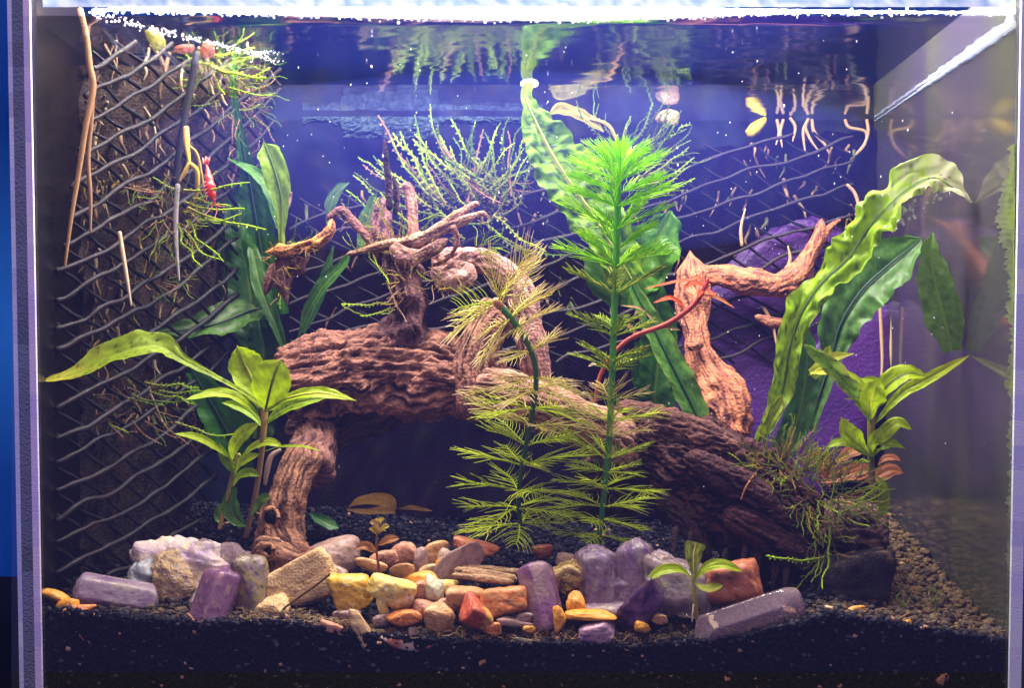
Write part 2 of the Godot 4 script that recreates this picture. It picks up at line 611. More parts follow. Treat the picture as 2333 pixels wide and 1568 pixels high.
		for q in 5:
			var a := PI * q / 4.0
			fo.v.append(Vector3(x, CAMY + (VY - lerpf(up, low, q / 4.0)) * S, -0.0006 - 0.0022 * sin(a) ))
			fo.c.append(Color(0.9, 0.92, 0.97))
	fo.grid(0, n, 5, false)
	var run := PackedVector3Array()
	var wr := []
	for k in 60:
		var z := lerpf(-0.002, -DEEP + 0.004, k / 59.0)
		run.append(Vector3(xr - 0.0005, WATER - 0.0012 + 0.0004 * nz.get_noise_1d(z * 300), z))
		wr.append(maxf(0.0003, lerpf(0.0016, 0.0003, k / 40.0) * (1.0 + 0.6 * nz.get_noise_1d(z * 500 + 9))))
	tube(fo, run, wr, 6, Color(0.85, 0.9, 1.0), Color(0.5, 0.6, 0.8), false)
	# added strip of wet glass over the waterline, lamp glow painted into its colour
	var glow_rim := MB.new()
	for r in 6:
		for k in 160:
			var x := lerpf(xl + 0.002, xr - 0.002, k / 159.0)
			glow_rim.v.append(Vector3(x, lerpf(CAMY + (VY - 13.0) * S, WATER + 0.016, r / 5.0), -0.0012 + 0.0005 * nz.get_noise_2d(x * 400, r * 2.0)))
			glow_rim.c.append(Color(0.25, 0.38, 0.60).lerp(Color(0.70, 0.78, 0.90), clampf(0.5 + 1.2 * nz.get_noise_2d(x * 120, r * 0.7), 0, 1)))
	glow_rim.grid(0, 6, 160, false)
	part(t, "painted_glow_rim", glow_rim, M.room)
	struct("froth_and_painted_glow", fo, M.foam, Vector3.ZERO, "stuff")
	var sp := SphereMesh.new()
	sp.radius = 1.0; sp.height = 2.0; sp.radial_segments = 10; sp.rings = 6
	var xf: Array[Transform3D] = []
	for k in 520:
		var u := rng.randf()
		var px := lerpf(215.0, 2310.0, u)
		var low := ramp_lin([32.0, 24.0, 30.0, 35.0, 41.0, 44.0, 46.0, 42.0, 32.0, 29.0, 28.0, 27.0], (px - 82.0) / 2234.0)
		var r := rng.randf_range(0.0002, 0.0006)
		xf.append(Transform3D(Basis().scaled(Vector3.ONE * r), W(px, low + rng.randfn() * 3.0, rng.randf_range(0.0012, 0.004))))
	for k in 260:  # the slanted string of froth across the left corner
		var u := rng.randf()
		var p := smooth([W(215, 30, 0.01), W(330, 62, 0.02), W(450, 90, 0.035), W(560, 118, 0.05), W(640, 140, 0.06)], 40)[int(u * 39)]
		var r := rng.randf_range(0.0002, 0.00045) * (1.2 - u * 0.6)
		xf.append(Transform3D(Basis().scaled(Vector3.ONE * r), p + Vector3(rng.randfn(), rng.randfn() * 0.5, rng.randfn()) * 0.0012))
	many("waterline_bubbles", sp, M.foam, xf, [])

func haze(called: String, at: Vector3, size: Vector3, density: float, shape: int) -> void:
	var fog := FogVolume.new()
	fog.name = numbered(called)
	fog.shape = shape
	fog.size = size
	fog.position = at
	fog.set_meta("kind", "structure")
	var fm := FogMaterial.new()
	fm.albedo = Color(0.09, 0.12, 1.0).linear_to_srgb()
	fm.density = density
	fog.material = fm
	add_child(fog)

func lean(mb: MB, x0: float, x1: float, z0: float, z1: float, col: Color, top: float, way := 1.0) -> void:
	var a := (x0 - CX) * S * (DIST - z1) / DIST
	var b := (x1 - CX) * S * (DIST - z1) / DIST
	var out := 0.0035 * way
	var n := 30
	for k in n:
		var y0 := lerpf(0.0, top, float(k) / n)
		var y1 := lerpf(0.0, top, float(k + 1) / n)
		var s0 := out * (0.9 - y0 / 0.25 * 1.3)
		var s1 := out * (0.9 - y1 / 0.25 * 1.3)
		var c2 := col.lerp(col * 1.5, 0.5 + 0.8 * nz.get_noise_1d(y0 * 120 + x0))
		mb.quad(Vector3(a + s0, y0, z1), Vector3(a + s1, y1, z1), Vector3(b + s1, y1, z1), Vector3(b + s0, y0, z1), c2)
		mb.quad(Vector3(a + s0, y0, z0), Vector3(a + s1, y1, z0), Vector3(a + s1, y1, z1), Vector3(a + s0, y0, z1), c2)
		mb.quad(Vector3(b + s0, y0, z1), Vector3(b + s1, y1, z1), Vector3(b + s1, y1, z0), Vector3(b + s0, y0, z0), c2)

func soil(x: float, z: float, r: float) -> Color:
	var black := Color(0.005, 0.005, 0.011)
	var tan_c := Color(0.155, 0.105, 0.048)
	var px := x / S + CX
	var f := clampf((px - 1960.0) / 160.0, 0, 1) * clampf((-z - 0.004) * 90.0, 0, 1)
	f *= clampf(0.75 + 0.9 * nz.get_noise_2d(x * 300, z * 300), 0.15, 1)
	f = maxf(f, clampf(1.0 - absf(z + 0.012) / 0.012, 0, 1) * clampf(0.5 + 0.8 * nz.get_noise_2d(x * 240 + 50, z * 240), 0, 0.85) * clampf((px - 120) / 200, 0, 1) * clampf((-z - 0.004) * 200.0, 0, 1))
	return black.lerp(tan_c, f * (0.55 + 0.6 * r))

func many(called: String, mesh: Mesh, material: Material, xf: Array[Transform3D], cols: Array, parent: Node3D = null) -> MultiMeshInstance3D:
	var mm := MultiMesh.new()
	mm.transform_format = MultiMesh.TRANSFORM_3D
	mm.use_colors = cols.size() > 0
	mm.mesh = mesh
	mm.instance_count = xf.size()
	for k in xf.size():
		mm.set_instance_transform(k, xf[k])
		if cols.size(): mm.set_instance_color(k, cols[k])
	var o := MultiMeshInstance3D.new()
	o.name = numbered(called) if parent == null else called
	o.multimesh = mm
	o.material_override = material
	(parent if parent else self).add_child(o, true)
	o.set_meta("kind", "stuff")
	return o

func grain_mesh() -> ArrayMesh:
	var mb := MB.new()
	solid(mb, Vector3.ZERO, Basis(), Vector3.ONE, rock_planes(5), 9.0, 0.12, 7, func(_p, _k): return Color.WHITE)
	return mb.commit(Vector3.ZERO)

func grains(called: String, xl: float, xr: float) -> void:
	for v in 3:
		var xf: Array[Transform3D] = []
		var cols := []
		for k in 7600:
			var x := rng.randf_range(xl + 0.001, xr - 0.001)
			var z := -0.002 - pow(rng.randf(), 1.25) * (DEEP - 0.004)
			var r := rng.randf_range(0.0006, 0.0013)
			if x > 0.12 and z < -0.01 and rng.randf() < 0.4: r *= 1.5
			var b := Basis(Vector3(rng.randfn(), rng.randfn(), rng.randfn()).normalized(), rng.randf() * TAU).scaled(Vector3(1, rng.randf_range(0.6, 1), 1) * r)
			xf.append(Transform3D(b, Vector3(x, floor_y(x, z) + rng.randf_range(-0.0012, 0.0006), z)))
			var c := soil(x, z, rng.randf())
			if rng.randf() < 0.25: c = c.lerp(Color(0.05, 0.045, 0.06), 0.5)
			if rng.randf() < 0.012: c = Color(0.30, 0.16, 0.09)
			cols.append(c)
		for k in 4200:
			var x := rng.randf_range(xl + 0.001, xr - 0.001)
			var ytop := floor_y(x, -0.003)
			var dn := pow(rng.randf(), 1.2) * 0.036
			var r := rng.randf_range(0.0005, 0.0011)
			var b := Basis(Vector3(rng.randfn(), rng.randfn(), rng.randfn()).normalized(), rng.randf() * TAU).scaled(Vector3(1, rng.randf_range(0.6, 1), 1) * r)
			xf.append(Transform3D(b, Vector3(x, ytop - dn, -0.0018 - rng.randf() * 0.0016)))
			var g := rng.randf_range(0.001, 0.0045)
			var c := Color(g, g * 1.05, g * 2.8)
			if rng.randf() < 0.05: c = Color(0.05, 0.045, 0.05)
			if rng.randf() < 0.006: c = Color(0.34, 0.20, 0.14)
			cols.append(c)
		many(called, grain_mesh(), M.gravel, xf, cols)


# ---------- plastic mesh ----------
func panel_depth(x: float) -> float:
	return 0.018 + 0.115 * pow(clampf((x - 95.0) / 520.0, 0.0, 1.0), 1.25)

func strand(root: Node3D, pts: Array, r: float, col: Color, sd: float) -> void:
	var mb := MB.new()
	var n := maxi(10, pts.size())
	var path := smooth(pts, n * 2)
	var radii := []
	for k in 40:
		radii.append(r * (1.0 + 0.45 * nz.get_noise_1d(k * 0.9 + sd)))
	tube(mb, path, radii, 7, col, col * 0.8)
	part(root, "strand", mb, M.plastic)

func build_mesh_panels() -> void:
	var p := thing("mesh_screen", "dark plastic lattice screen curving along the left wall of the tank", "mesh screen", W(300, 1330, 0.07))
	for fam in 2:
		var k := -30.0
		while k < 42.0:
			var y0 := 130.0 + k * 62.0 if fam == 0 else 120.0 + k * 62.0
			y0 += rng.randf_range(-7, 7)
			k += 1.0
			var run := []
			for q in 33:
				var x := 112.0 + q * 16.5
				var dx := x - 120.0
				var y := y0 - 0.40 * dx - 0.00055 * dx * dx if fam == 0 else y0 + 0.62 * dx + 0.00045 * dx * dx
				y += 13.0 * nz.get_noise_2d(x * 0.008, y0 * 0.1)
				var right := 640.0 - clampf((y - 260.0) / 250.0, 0, 1) * 95.0 - clampf((y - 900.0) / 400.0, 0, 1) * 110.0
				var left := 205.0 - clampf((y - 150.0) / 500.0, 0, 1) * 85.0
				var topc := 92.0 + maxf(0.0, x - 400.0) * 0.25
				var low := 1345.0 - (x - 120.0) * 0.25
				if x >= left and x <= right and y >= topc and y <= low:
					var d := panel_depth(x) + (0.0022 if fam == 1 else 0.0)
					run.append(W(x, y, d))
				elif run.size() >= 2:
					break
				else:
					run.clear()
			if run.size() >= 3:
				var tone := 0.017 if fam == 0 else 0.012  # grey level of the plastic, lower for the crossing strands
				strand(p, run, L(6.4 if fam == 0 else 5.0, 0.0) * rng.randf_range(0.9, 1.1), Color(tone, tone * 0.92, tone * 1.05), y0)
	# the stiff bar that braces the screen
	var bar := MB.new()
	tube(bar, smooth(from_px([[448, 120, 0.072], [432, 210, 0.073], [412, 320, 0.073], [398, 420, 0.074]]), 16), [L(10, 0), L(9, 0)], 8, Color(0.03, 0.028, 0.035), Color(0.02, 0.02, 0.025))
	part(p, "brace", bar, M.plastic)
	var shade_sheet := MB.new()  # dark sheet added for the shade behind the back lattice
	for r in 24:
		for q in 70:
			var x := 650.0 + q * 19.5
			var topc := 462.0 - (x - 660.0) * 0.13 + 22.0 * nz.get_noise_1d(x * 0.01)
			var pp := W(x, lerpf(topc, 1180.0, r / 23.0), 0.194)
			pp.z += 0.004 * nz.get_noise_3dv(pp * 80)
			shade_sheet.v.append(pp)
			shade_sheet.c.append(Color(0.004, 0.0035, 0.008).lerp(Color(0.014, 0.010, 0.012), clampf(nz.get_noise_3dv(pp * 150) * 1.3, 0, 1)))
	shade_sheet.grid(0, 24, 70, false)
	var b := thing("mesh_screen", "dark plastic lattice screen standing before the back wall behind the branches", "mesh screen", W(1200, 1000, 0.19))
	for fam in 2:
		for k in 36:
			var y0 := -620.0 + k * 58.0 + rng.randf_range(-5, 5) if fam == 0 else -1300.0 + k * 58.0 + rng.randf_range(-5, 5)
			y0 += 400.0
			var run := []
			for q in 60:
				var x := 660.0 + q * 22.5
				var y := y0 - 0.34 * (x - 660.0) + 560.0 if fam == 0 else y0 + 0.62 * (x - 660.0)
				y += 14.0 * nz.get_noise_2d(x * 0.006, y0 * 0.1)
				var topc := 445.0 - (x - 660.0) * 0.13 + 16.0 * nz.get_noise_1d(x * 0.01)
				var low := 830.0
				if x > 1960.0: break
				if y >= topc and y <= low:
					run.append(W(x, y, 0.176 - 0.006 * sin((x - 660.0) * 0.003) + (0.002 if fam == 1 else 0.0)))
				elif run.size() >= 2:
					break
			if run.size() >= 3:
				strand(b, run, L(5.2 if fam == 0 else 4.0, 0.0), Color(0.05, 0.044, 0.05) if fam == 0 else Color(0.018, 0.017, 0.022), y0)
	part(b, "added_shade_sheet", shade_sheet, M.grit)
	var dull := [Color(0.20, 0.13, 0.07), Color(0.28, 0.18, 0.08), Color(0.14, 0.08, 0.06), Color(0.12, 0.14, 0.05)]
	for k in 110:
		var x := rng.randf_range(1000, 1960) if k < 90 else rng.randf_range(660, 1000)
		var y := rng.randf_range(420, 820) - (x - 660.0) * 0.10
		var list := []
		var sx := rng.randf_range(-0.6, 0.6)
		var ln := rng.randf_range(14, 60)
		for q in 4:
			list.append([x + sx * ln * q / 3.0 + rng.randf_range(-5, 5), y + ln * q / 3.0, 0.187 + rng.randf_range(-0.004, 0.003)])
		var cc: Color = dull[rng.randi() % 4]
		root_tube(b, list, rng.randf_range(2.5, 5.5), cc, cc * 1.2)
	# coarse filter sponge hanging at the back, its top edge at the surface
	var sg := MB.new()
	for r in 26:
		for q in 120:
			var x := lerpf(690, 1235, q / 119.0)
			var low := 284.0 + 9.0 * nz.get_noise_1d(x * 0.02) + (30.0 if x > 780 and x < 1000 else 0.0)
			var p2 := W(x, lerpf(266.0, low, r / 25.0), 0.183)
			var cell := nz.get_noise_3dv(p2 * 260)
			p2.z += 0.0035 * absf(cell) + 0.002 * sin(r / 25.0 * PI)
			sg.v.append(p2)
			sg.c.append(Color(0.012, 0.02, 0.03).lerp(Color(0.05, 0.08, 0.09), clampf(absf(cell) * 2.6, 0, 1)))
	sg.grid(0, 26, 120, false)
	solo("filter_sponge", "blue-grey filter sponge hanging at the surface before the back wall", "filter sponge", sg, M.grit, W(960, 296, 0.183))


# ---------- driftwood ----------
func build_wood() -> void:
	var red := {"a": Color(0.40, 0.19, 0.13), "b": Color(0.13, 0.058, 0.048), "g": Color(0.022, 0.011, 0.014)}
	var dim := {"a": Color(0.24, 0.115, 0.085), "b": Color(0.10, 0.05, 0.05), "g": Color(0.03, 0.015, 0.02)}
	var w := thing("driftwood", "large reddish driftwood arch spanning the middle of the tank", "driftwood", W(760, 1290, 0.085))
	var add := func(called: String, list: Array, look: Dictionary, extra := {}):
		var mb := MB.new()
		limb(mb, list, look.merged(extra))
		part(w, called, mb, M.wood)
	add.call("log", [[640, 868, 0.105, 66], [700, 862, 0.10, 88], [800, 850, 0.098, 92], [900, 852, 0.096, 96], [1000, 858, 0.092, 92], [1090, 880, 0.088, 78], [1140, 905, 0.085, 60]], red, {"seed": 1.0, "groove": 0.15, "lump": 0.26})
	add.call("log", [[650, 985, 0.125, 40], [740, 985, 0.122, 52], [850, 945, 0.115, 46], [960, 925, 0.11, 34]], dim, {"seed": 5.0})
	add.call("log", [[720, 960, 0.105, 40], [715, 1030, 0.085, 52], [690, 1075, 0.07, 60]], dim, {"seed": 6.0})
	add.call("leg", [[715, 1015, 0.075, 32], [682, 1065, 0.065, 42], [655, 1130, 0.058, 46], [638, 1190, 0.055, 48], [643, 1250, 0.053, 58], [665, 1300, 0.05, 66]], {"a": Color(0.28, 0.135, 0.075), "b": Color(0.11, 0.05, 0.034), "g": Color(0.02, 0.01, 0.01)}, {"seed": 2.0, "groove": 0.10, "lump": 0.3, "round1": false})
	add.call("knot", [[585, 1275, 0.045, 20], [612, 1252, 0.043, 30], [650, 1262, 0.044, 34], [722, 1292, 0.046, 22]], {"a": Color(0.34, 0.18, 0.10), "b": Color(0.13, 0.06, 0.045), "g": Color(0.03, 0.015, 0.015)}, {"seed": 2.7, "lump": 0.5})
	add.call("post", [[1085, 960, 0.08, 48], [1075, 880, 0.08, 50], [1085, 800, 0.08, 46], [1110, 740, 0.082, 44], [1150, 700, 0.085, 42]], red, {"seed": 3.0, "groove": 0.12})
	add.call("loop", [[1225, 900, 0.09, 30], [1212, 800, 0.088, 34], [1192, 700, 0.088, 34], [1160, 630, 0.09, 30], [1100, 595, 0.092, 27], [1030, 600, 0.094, 34], [985, 590, 0.095, 26]], {"a": Color(0.46, 0.25, 0.21), "b": Color(0.22, 0.10, 0.10), "g": Color(0.05, 0.025, 0.03)}, {"seed": 4.0, "groove": 0.2})
	add.call("knot", [[985, 612, 0.088, 16], [1010, 634, 0.086, 27], [1045, 632, 0.086, 32], [1078, 606, 0.088, 24]], {"a": Color(0.50, 0.30, 0.24), "b": Color(0.2, 0.10, 0.09), "g": Color(0.03, 0.015, 0.018)}, {"seed": 4.5, "groove": 0.35, "lump": 0.85})
	add.call("brace", [[1070, 880, 0.078, 50], [1170, 905, 0.075, 54], [1290, 955, 0.072, 54], [1400, 1010, 0.07, 60], [1460, 1060, 0.07, 50]], {"a": Color(0.48, 0.27, 0.19), "b": Color(0.22, 0.105, 0.08), "g": Color(0.06, 0.03, 0.03)}, {"seed": 7.0, "groove": 0.16})
	add.call("log", [[1310, 1120, 0.09, 60], [1390, 1110, 0.085, 76], [1470, 1120, 0.08, 80]], {"a": Color(0.12, 0.06, 0.05), "b": Color(0.05, 0.025, 0.025), "g": Color(0.02, 0.01, 0.012)}, {"seed": 8.0})
	# tangle of stubs above the arch
	add.call("trunk", [[905, 830, 0.09, 40], [925, 770, 0.088, 53], [930, 690, 0.086, 45], [915, 620, 0.086, 38], [905, 560, 0.088, 29]], {"a": Color(0.16, 0.08, 0.075), "b": Color(0.065, 0.03, 0.04), "g": Color(0.02, 0.01, 0.018)}, {"seed": 9.0, "lump": 0.61, "groove": 0.25})
	add.call("branch", [[606, 574, 0.096, 10], [650, 570, 0.094, 22], [700, 560, 0.092, 21], [745, 535, 0.093, 15], [757, 500, 0.095, 9]], {"a": Color(0.60, 0.27, 0.07), "b": Color(0.33, 0.13, 0.05), "g": Color(0.06, 0.02, 0.02)}, {"seed": 10.0, "lump": 0.85, "groove": 0.3, "flat": 0.7})
	add.call("branch", [[700, 555, 0.10, 17], [662, 600, 0.10, 26], [648, 640, 0.10, 19], [655, 695, 0.10, 3]], dim, {"seed": 11.0, "lump": 0.81, "groove": 0.3})
	add.call("branch", [[635, 600, 0.10, 17], [615, 640, 0.10, 12], [604, 672, 0.10, 5]], red, {"seed": 11.5, "lump": 0.81})
	add.call("branch", [[745, 500, 0.098, 9], [780, 482, 0.097, 12], [830, 530, 0.095, 13], [885, 580, 0.092, 17]], {"a": Color(0.30, 0.14, 0.10), "b": Color(0.10, 0.045, 0.045), "g": Color(0.03, 0.012, 0.015)}, {"seed": 12.0, "lump": 0.41})
	add.call("stub", [[875, 590, 0.09, 26], [868, 530, 0.092, 26], [872, 470, 0.094, 17], [880, 455, 0.094, 10]], {"a": Color(0.22, 0.10, 0.09), "b": Color(0.06, 0.03, 0.04), "g": Color(0.02, 0.01, 0.018)}, {"seed": 13.0, "lump": 0.68})
	add.call("stub", [[938, 560, 0.09, 15], [940, 500, 0.092, 14], [935, 440, 0.094, 13], [918, 418, 0.094, 12]], {"a": Color(0.42, 0.20, 0.13), "b": Color(0.15, 0.07, 0.07), "g": Color(0.03, 0.015, 0.02)}, {"seed": 14.0, "lump": 0.47})
	add.call("branch", [[790, 580, 0.082, 7], [850, 566, 0.08, 10], [910, 556, 0.08, 14], [960, 545, 0.08, 17], [1010, 520, 0.079, 15], [1060, 500, 0.078, 9], [1098, 486, 0.078, 6], [1114, 498, 0.078, 3]], {"a": Color(0.50, 0.29, 0.18), "b": Color(0.24, 0.12, 0.09), "g": Color(0.05, 0.02, 0.02)}, {"seed": 15.0, "lump": 0.68})
	add.call("branch", [[1000, 525, 0.079, 12], [1040, 490, 0.079, 8], [1080, 465, 0.08, 6], [1092, 468, 0.08, 3]], {"a": Color(0.50, 0.27, 0.2), "b": Color(0.24, 0.12, 0.1), "g": Color(0.05, 0.02, 0.02)}, {"seed": 16.0, "lump": 0.68})
	add.call("branch", [[890, 560, 0.079, 15], [930, 585, 0.078, 22], [975, 570, 0.078, 19], [1020, 545, 0.078, 9]], {"a": Color(0.36, 0.19, 0.14), "b": Color(0.14, 0.07, 0.07), "g": Color(0.04, 0.02, 0.02)}, {"seed": 17.0, "lump": 0.81})
	add.call("branch", [[1030, 510, 0.078, 7], [1042, 550, 0.078, 5], [1020, 590, 0.08, 4], [985, 605, 0.082, 3]], red, {"seed": 18.0, "lump": 0.81})
	add.call("spike", [[888, 480, 0.07, 9], [886, 420, 0.07, 9], [880, 360, 0.07, 8], [876, 316, 0.07, 4]], {"a": Color(0.07, 0.04, 0.05), "b": Color(0.03, 0.018, 0.03), "g": Color(0.012, 0.008, 0.015)}, {"seed": 19.0, "groove": 0.3, "lump": 0.2})
	add.call("spike", [[900, 490, 0.072, 7], [904, 440, 0.072, 8], [896, 400, 0.072, 4]], {"a": Color(0.10, 0.05, 0.06), "b": Color(0.04, 0.02, 0.03), "g": Color(0.012, 0.008, 0.015)}, {"seed": 20.0, "groove": 0.3, "lump": 0.2})
	# holes in the leg: dark hollows ringed by a worn lip
	for h in [[618, 1182, 0.0455, 16, 24], [610, 1254, 0.037, 13, 13]]:
		var lip := MB.new()
		var ring := []
		for k in 15:
			var a := TAU * k / 14.0
			ring.append(W(h[0] + cos(a) * h[3], h[1] + sin(a) * h[4], h[2] + 0.002 * absf(sin(a * 1.5))))
		tube(lip, smooth(ring, 40), [L(5, 0.04), L(7, 0.04), L(5, 0.04)], 8, Color(0.30, 0.15, 0.08), Color(0.26, 0.13, 0.07), false)
		part(w, "knot_lip", lip, M.wood)
		var hole := MB.new()
		solid(hole, W(h[0], h[1], h[2] + 0.003), Basis(), Vector3(L(h[3], 0.04), L(h[4], 0.04), 0.003), rock_planes(6), 5.0, 0.05, 12, func(_p, _k): return Color(0.006, 0.004, 0.004))
		part(w, "knot_hollow", hole, M.wood)

	var r := thing("driftwood", "dark deeply grooved driftwood log sloping down to the right", "driftwood", W(1650, 1300, 0.07))
	var rd := {"a": Color(0.10, 0.044, 0.042), "b": Color(0.036, 0.017, 0.02), "g": Color(0.007, 0.0035, 0.006)}
	var add_r := func(called: String, list: Array, look: Dictionary, extra := {}):
		var mb := MB.new()
		limb(mb, list, look.merged(extra))
		part(r, called, mb, M.wood)
	add_r.call("log", [[1420, 985, 0.08, 55], [1490, 1020, 0.075, 88], [1590, 1080, 0.07, 122], [1690, 1140, 0.066, 128], [1780, 1195, 0.063, 108], [1870, 1250, 0.062, 72]], rd, {"seed": 21.0, "groove": 0.24, "lump": 0.16})
	add_r.call("log", [[1400, 930, 0.078, 20], [1480, 955, 0.07, 34], [1570, 985, 0.062, 38], [1640, 1010, 0.055, 34], [1690, 1030, 0.05, 24]], {"a": Color(0.17, 0.08, 0.06), "b": Color(0.06, 0.03, 0.028), "g": Color(0.014, 0.007, 0.01)}, {"seed": 22.0, "groove": 0.3, "lump": 0.2})
	add_r.call("log", [[1560, 1040, 0.045, 22], [1630, 1075, 0.04, 32], [1710, 1120, 0.038, 34], [1780, 1165, 0.036, 26], [1830, 1200, 0.036, 14]], rd, {"seed": 23.0, "groove": 0.32, "lump": 0.2})
	add_r.call("log", [[1650, 1165, 0.04, 26], [1720, 1200, 0.038, 38], [1800, 1250, 0.04, 40], [1850, 1290, 0.042, 26]], rd, {"seed": 24.0, "groove": 0.32, "lump": 0.2})
	add_r.call("splinter", [[1500, 1120, 0.06, 26], [1560, 1180, 0.055, 34], [1600, 1250, 0.05, 18], [1606, 1290, 0.05, 5]], {"a": Color(0.08, 0.045, 0.045), "b": Color(0.035, 0.02, 0.022), "g": Color(0.01, 0.006, 0.008)}, {"seed": 25.0, "groove": 0.3})
	add_r.call("root", [[1720, 1080, 0.03, 2.2], [1700, 1110, 0.029, 2.5], [1688, 1140, 0.029, 1.4]], {"a": Color(0.40, 0.18, 0.07), "b": Color(0.3, 0.12, 0.06), "g": Color(0.1, 0.04, 0.03)}, {"seed": 26.0})
	for q in [[1730, 1190, 1330, 15], [1770, 1230, 1345, 9], [1700, 1220, 1310, 8], [1655, 1250, 1330, 8], [1795, 1250, 1360, 8], [1540, 1200, 1280, 8], [1575, 1210, 1300, 6]]:
		add_r.call("splinter", [[q[0], q[1], 0.042, q[3]], [q[0] - 4, (q[1] + q[2]) / 2.0, 0.040, q[3] * 1.1], [q[0] - 10, q[2], 0.038, 3]], {"a": Color(0.07, 0.045, 0.045), "b": Color(0.03, 0.018, 0.02), "g": Color(0.008, 0.005, 0.007)}, {"seed": 27.0 + q[0], "groove": 0.3})

	var far := thing("driftwood", "pale orange forked driftwood branch standing at the back right", "driftwood", W(1660, 1010, 0.16))
	var fl := {"a": Color(0.62, 0.25, 0.12), "b": Color(0.34, 0.13, 0.08), "g": Color(0.10, 0.04, 0.05), "groove": 0.13, "lump": 0.4}
	for q in [[[[1572, 575, 0.165, 10], [1578, 630, 0.165, 38], [1580, 700, 0.163, 34], [1590, 770, 0.16, 28], [1608, 830, 0.158, 35], [1640, 890, 0.156, 55], [1655, 950, 0.155, 55], [1658, 1010, 0.155, 50]], "trunk"],
			[[[1585, 635, 0.165, 30], [1650, 625, 0.166, 25], [1710, 640, 0.166, 30], [1775, 650, 0.167, 30], [1815, 630, 0.168, 32], [1840, 590, 0.17, 18], [1865, 545, 0.171, 14], [1872, 500, 0.172, 9]], "branch"],
			[[[1720, 720, 0.166, 6], [1755, 735, 0.168, 14], [1800, 738, 0.17, 11], [1840, 742, 0.171, 4]], "branch"],
			[[[1860, 560, 0.171, 11], [1890, 520, 0.173, 8], [1915, 500, 0.174, 4]], "branch"],
			[[[1600, 780, 0.15, 18], [1578, 790, 0.148, 12], [1565, 782, 0.148, 5]], "branch"]]:
		var mb := MB.new()
		limb(mb, q[0], fl.merged({"seed": 40.0 + q[0][0][0]}))
		part(far, q[1], mb, M.wood)
	# added slabs that carry the violet glow of the back right as paint
	var vio := func(p: Vector3, k: float) -> Color:
		return Color(0.038, 0.012, 0.11).lerp(Color(0.070, 0.020, 0.15), clampf(0.5 + nz.get_noise_3dv(p * 1.2 + Vector3(k, 0, 0)), 0, 1))
	var flat_planes := [[Vector3.RIGHT, 1.0], [Vector3.LEFT, 1.0], [Vector3.UP, 1.0], [Vector3.DOWN, 1.0], [Vector3.FORWARD, 1.0], [Vector3.BACK, 1.0], [Vector3(0.8, 0.6, 0), 1.15], [Vector3(-0.7, 0.7, 0), 1.1]]
	for q in [["tall added slab painted as the violet glow at the back right, behind the forked branch", 1760, 770, 0.186, 175, 300, -0.5], ["added slab painted as violet glow, in front of the taller one and behind the fern", 1905, 900, 0.178, 110, 240, -0.55]]:
		var mb := MB.new()
		solid(mb, W(q[1], q[2], q[3]), Basis(Vector3.BACK, q[6]), Vector3(L(q[4], q[3]), L(q[5], q[3]), 0.005), flat_planes, 4.5, 0.10, 30, vio)
		solo("painted_violet_glow", q[0], "stone slab", mb, M.pebble, W(q[1], q[2] + q[5], q[3]))


# ---------- stones ----------
func stone(called: String, label: String, x: float, y: float, d: float, hx: float, hy: float, tint: Callable, o := {}) -> MeshInstance3D:
	var mb := MB.new()
	var b := Basis(Vector3.BACK, o.get("turn", 0.0)) * Basis(Vector3.UP, o.get("yaw", rng.randf_range(-0.4, 0.4)))
	var hz: float = o.get("hz", (hx + hy) * 0.42)
	solid(mb, W(x, y, d), b, Vector3(L(hx, d), L(hy, d), L(hz, d)), rock_planes(o.get("n", 7)), o.get("p", 6.0), o.get("rough", 0.06), o.get("res", 34), tint, o.get("silt", 0.5))
	return solo(called, label, o.get("cat", "stone"), mb, M[o.get("mat", "pebble")], W(x, y + hy, d), o.get("group", ""))

func veiled(base: Callable) -> Callable:
	return func(p: Vector3, k: float) -> Color:
		var c: Color = base.call(p, k)
		var r := absf(nz.get_noise_3dv(p * Vector3(1.5, 1.1, 1.5) + Vector3(k, 9, k)))
		return c.lerp(Color(0.66, 0.60, 0.60), 0.6 * clampf(1.0 - r * 9.0, 0, 1)).lerp(c * 0.55, clampf(nz.get_noise_3dv(p * 5.0 + Vector3(k, 0, 0)) * 1.2, 0, 0.8))

func crystal(mb: MB, from: Array, to: Array, r: float, tint: Callable, o := {}) -> void:
	var a := W(from[0], from[1], from[2])
	var b := W(to[0], to[1], to[2])
	var d: float = (from[2] + to[2]) / 2.0
	var half := a.distance_to(b) / 2.0
	var bas := axis_basis(b - a, o.get("roll", rng.randf()))
	var rr := L(r, d)
	# the termination slopes about twice as steep as it is wide, whatever the length
	solid(mb, (a + b) / 2.0, bas, Vector3(rr, half, rr * o.get("deep", 1.0)), crystal_planes(o.get("tip", half / (rr * o.get("sharp", 1.0))), o.get("both", false)), o.get("p", 26.0), o.get("rough", 0.03), o.get("res", 40), tint)

